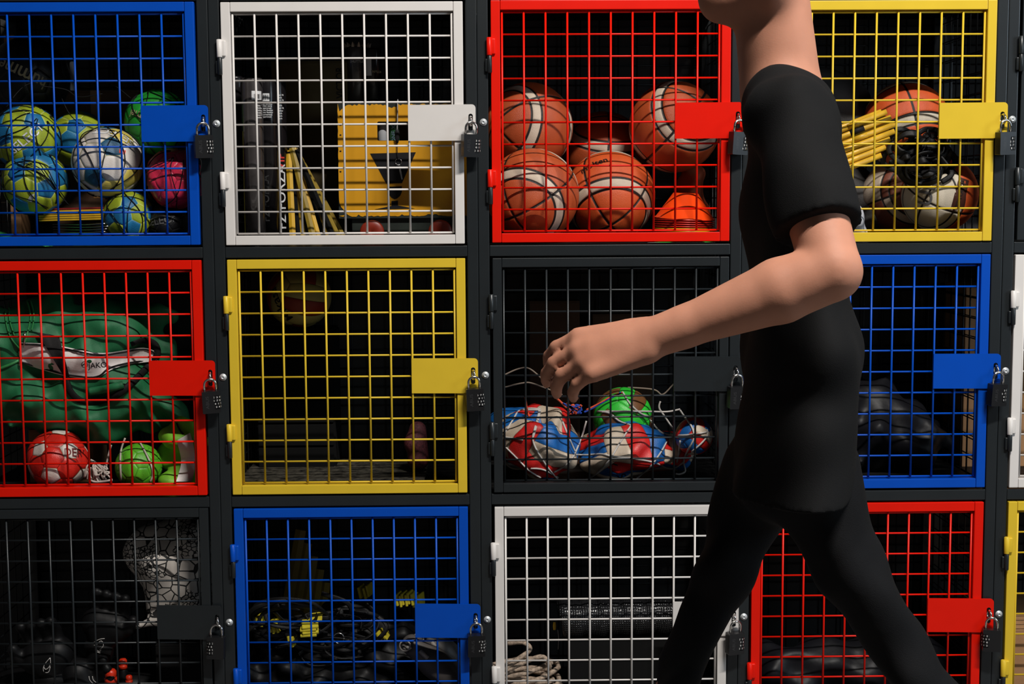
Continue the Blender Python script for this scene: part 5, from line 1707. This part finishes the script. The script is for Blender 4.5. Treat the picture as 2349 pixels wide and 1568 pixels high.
# near arm
fm = ELL + (WRL - ELL) * 0.28
body.chain([SHL, SHL + (ELL - SHL) * 0.5, ELL], [0.048, 0.043, 0.039], 0.008)
body.chain([ELL, fm, WRL + (ELL - WRL) * 0.22, WRL], [0.040, 0.044, 0.029, 0.0265], 0.006)
body.chain([SHR, SHR + (ELR - SHR) * 0.5, ELR, ELR + (WRR - ELR) * 0.3, WRR], [0.048, 0.042, 0.036, 0.039, 0.025], 0.02)
def hand(B, W_, d, w_, curl, s=1.0):
    """W_ wrist, d along the hand, w_ from index side to little-finger side"""
    d = np.array(d, float) / np.linalg.norm(d)
    w_ = np.array(w_, float)
    w_ = w_ - d * (w_ @ d)
    w_ /= np.linalg.norm(w_)
    n = np.cross(d, w_)          # palm side
    if n[2] > 0:
        n = -n
    tips = []
    for i, (off, kl, L, r) in enumerate(((-0.030, 0.088, 0.074, 0.0098), (-0.010, 0.092, 0.083, 0.0100), (0.010, 0.088, 0.077, 0.0096), (0.029, 0.079, 0.060, 0.0086))):
        k = W_ + (d * kl + w_ * off) * s
        B.cap(W_ + (d * 0.008 + w_ * off * 0.55) * s, k, 0.0160 * s, 0.0118 * s, 0.012)
        p, a = k, curl[0] + 0.05 * i
        dirn = lambda a: d * cos(a) + n * sin(a)
        for j, fr in enumerate((0.46, 0.30, 0.24)):
            q = p + (dirn(a) + w_ * (off * 0.9)) * L * fr * s
            B.cap(p, q, (r - 0.0007 * j) * s, (r - 0.0007 * (j + 1)) * s, 0.004)
            p = q
            a += curl[1] - 0.12 * j
        tips.append(p)
    t0 = W_ + (d * 0.022 - w_ * 0.020 + n * 0.008) * s
    t1 = t0 + (d * 0.030 - w_ * 0.018 + n * 0.020) * s
    t2 = t1 + (d * 0.030 - w_ * 0.002 + n * 0.012) * s
    t3 = t2 + (d * 0.022 + w_ * 0.006 + n * 0.010) * s
    B.cap(t0, t1, 0.016 * s, 0.0125 * s, 0.012).cap(t1, t2, 0.0118 * s, 0.0105 * s, 0.006).cap(t2, t3, 0.0103 * s, 0.0082 * s, 0.005)
    B.cap(W_ + (d * 0.03) * s, W_ + (d * 0.07) * s, 0.016 * s, 0.013 * s, 0.02)
    return tips
hd = p_(1352, 812, -0.25) - WRL
body.cap(WRL + (ELL - WRL) * 0.16, WRL + hd / np.linalg.norm(hd) * 0.045, 0.0275, 0.021, 0.008)
tipsL = hand(body, WRL, hd, (0.0, -0.62, -0.78), (0.42, 0.50), 1.1)
hand(body, WRR, p_(1815, 1000, 0.20) - WRR, (0.75, 0.1, -0.2), (0.25, 0.4))
# legs under the trousers
LEGR = [p_(1768, 1075, 0.08), p_(1660, 1310, 0.08), p_(1498, 1690, 0.08)]
LEGL = [p_(1850, 1075, -0.08), p_(1952, 1310, -0.09), p_(2150, 1620, -0.09)]
KNR, KNL = LEGR[2], LEGL[2]
ANR = np.array([KNR[0] - 0.10, KNR[1], 0.10])
ANL = np.array([KNL[0] + 0.30, KNL[1], 0.22])
body.chain(LEGR + [ANR], [0.046, 0.034, 0.028, 0.030], 0.02).chain(LEGL + [ANL], [0.046, 0.035, 0.030, 0.030], 0.02)
bd, _ = wblob('body', body, M_SKIN, person, 1)
M_EYE = mat('eye_white', (0.7, 0.68, 0.66), rough=0.2)
for sy in (-1, 1):
    c = p_(1634, -158, sy * 0.032)
    v, f = lathe([(0.0125 * sin(a * pi / 12) if 0 < a < 12 else 0.0, -0.0125 * cos(a * pi / 12)) for a in range(13)], 20)
    wobj('eye', [Vector(c) + Vector(q) for q in v], f, M_EYE, person)
# hair
hair = Blob(0.006)
hair.ball(p_(1746, -205), 0.097, 0.02, (0.92, 1.15, 0.98)).cap(p_(1790, -160), p_(1800, -60), 0.055, 0.035, 0.03, (1, 0.85, 1))
hair.cuts = [(p_(1690, -200), (-1, 0, -0.75)), (p_(1780, -60), (-0.4, 0, -1))]
wblob('hair', hair, mat('hair_brown', (0.03, 0.018, 0.01), rough=0.5, var=0.4, vs_=90, bump=0.6, bs=150), person, 1)
# T-shirt
shirt = Blob(0.0055)
shirt.warp = wave(0.0028, (18, 22, 42, 0), (-30, 15, 58, 1.4), (44, -18, 25, 2.6))
shirt.cap(p_(1818, 300), p_(1822, 470), 0.066, 0.066, 0.04, (1, 0.44, 1))
shirt.cap(p_(1824, 470), p_(1836, 790), 0.066, 0.072, 0.05, (1, 0.50, 1))
shirt.cap(p_(1836, 790), p_(1812, 1150), 0.072, 0.094, 0.05, (1, 0.47, 1))
shirt.cap(SHL + np.array([0, 0.03, 0.0]), SHR - np.array([0, 0.03, 0.0]), 0.052, 0.052, 0.05)
shirt.cap(p_(1795, 232, -0.09), p_(1795, 232, 0.09), 0.042, 0.042, 0.05)
for S_, E_ in ((SHL, ELL), (SHR, ELR)):
    dd = (E_ - S_) / np.linalg.norm(E_ - S_)
    shirt.cap(S_, E_, 0.056, 0.060, 0.03, cut=(S_ + (E_ - S_) * 0.74, dd))
shirt.cap(p_(1770, 60), p_(1787, 190), 0.064, 0.064, 0.006, op='-')
shirt.cuts = [(p_(1800, 1118), (0.05, 0, -1))]
so, _ = wblob('t_shirt', shirt, M_SHIRT, person, 1)
# trousers
tr = Blob(0.006)
tr.warp = wave(0.0035, (20, 22, 48, 0), (-35, 15, 40, 1.4), (50, -18, 25, 2.6))
tr.cap(p_(1806, 1020), p_(1806, 1090), 0.080, 0.078, 0.04, (1, 0.68, 1))
tr.chain(LEGR + [ANR], [0.074, 0.047, 0.037, 0.044], 0.03).chain(LEGL + [ANL], [0.074, 0.049, 0.040, 0.044], 0.03)
wblob('trousers', tr, M_TROUS, person, 1)
M_SOLE = mat('sole_white', (0.6, 0.6, 0.58), rough=0.6)
M_SNEAK = mat('sneaker_black', (0.012, 0.012, 0.013), rough=0.6)
for A, pitch in ((ANR, 0.0), (ANL, 0.75)):
    heel = A + np.array([0.03, 0, -0.055])
    c, s_ = cos(pitch), sin(pitch)
    T = lambda x, z: heel + np.array([-(x * c) - z * s_ * 0, 0, z - x * s_])
    drop = min(0, 0)
    sh = Blob(0.005)
    toe = T(0.20, 0.0)
    base = toe[2] if pitch else heel[2]
    off = np.array([0, 0, 0.032 - base]) if not pitch else np.array([0, 0, 0.032 - toe[2]])
    P = [T(0.0, 0.0) + off, T(0.10, 0.0) + off, T(0.15, 0.0) + off, toe + off]
    sh.chain(P, [0.034, 0.040, 0.040, 0.030], 0.02, (1, 0.9, 1)).cap(A + off * 0.5, P[0] + np.array([-0.02, 0, 0.02]), 0.042, 0.038, 0.03)
    sh.cuts = [((0, 0, 0.002), (0, 0, -1))]
    wblob('shoe', sh, M_SNEAK, person)
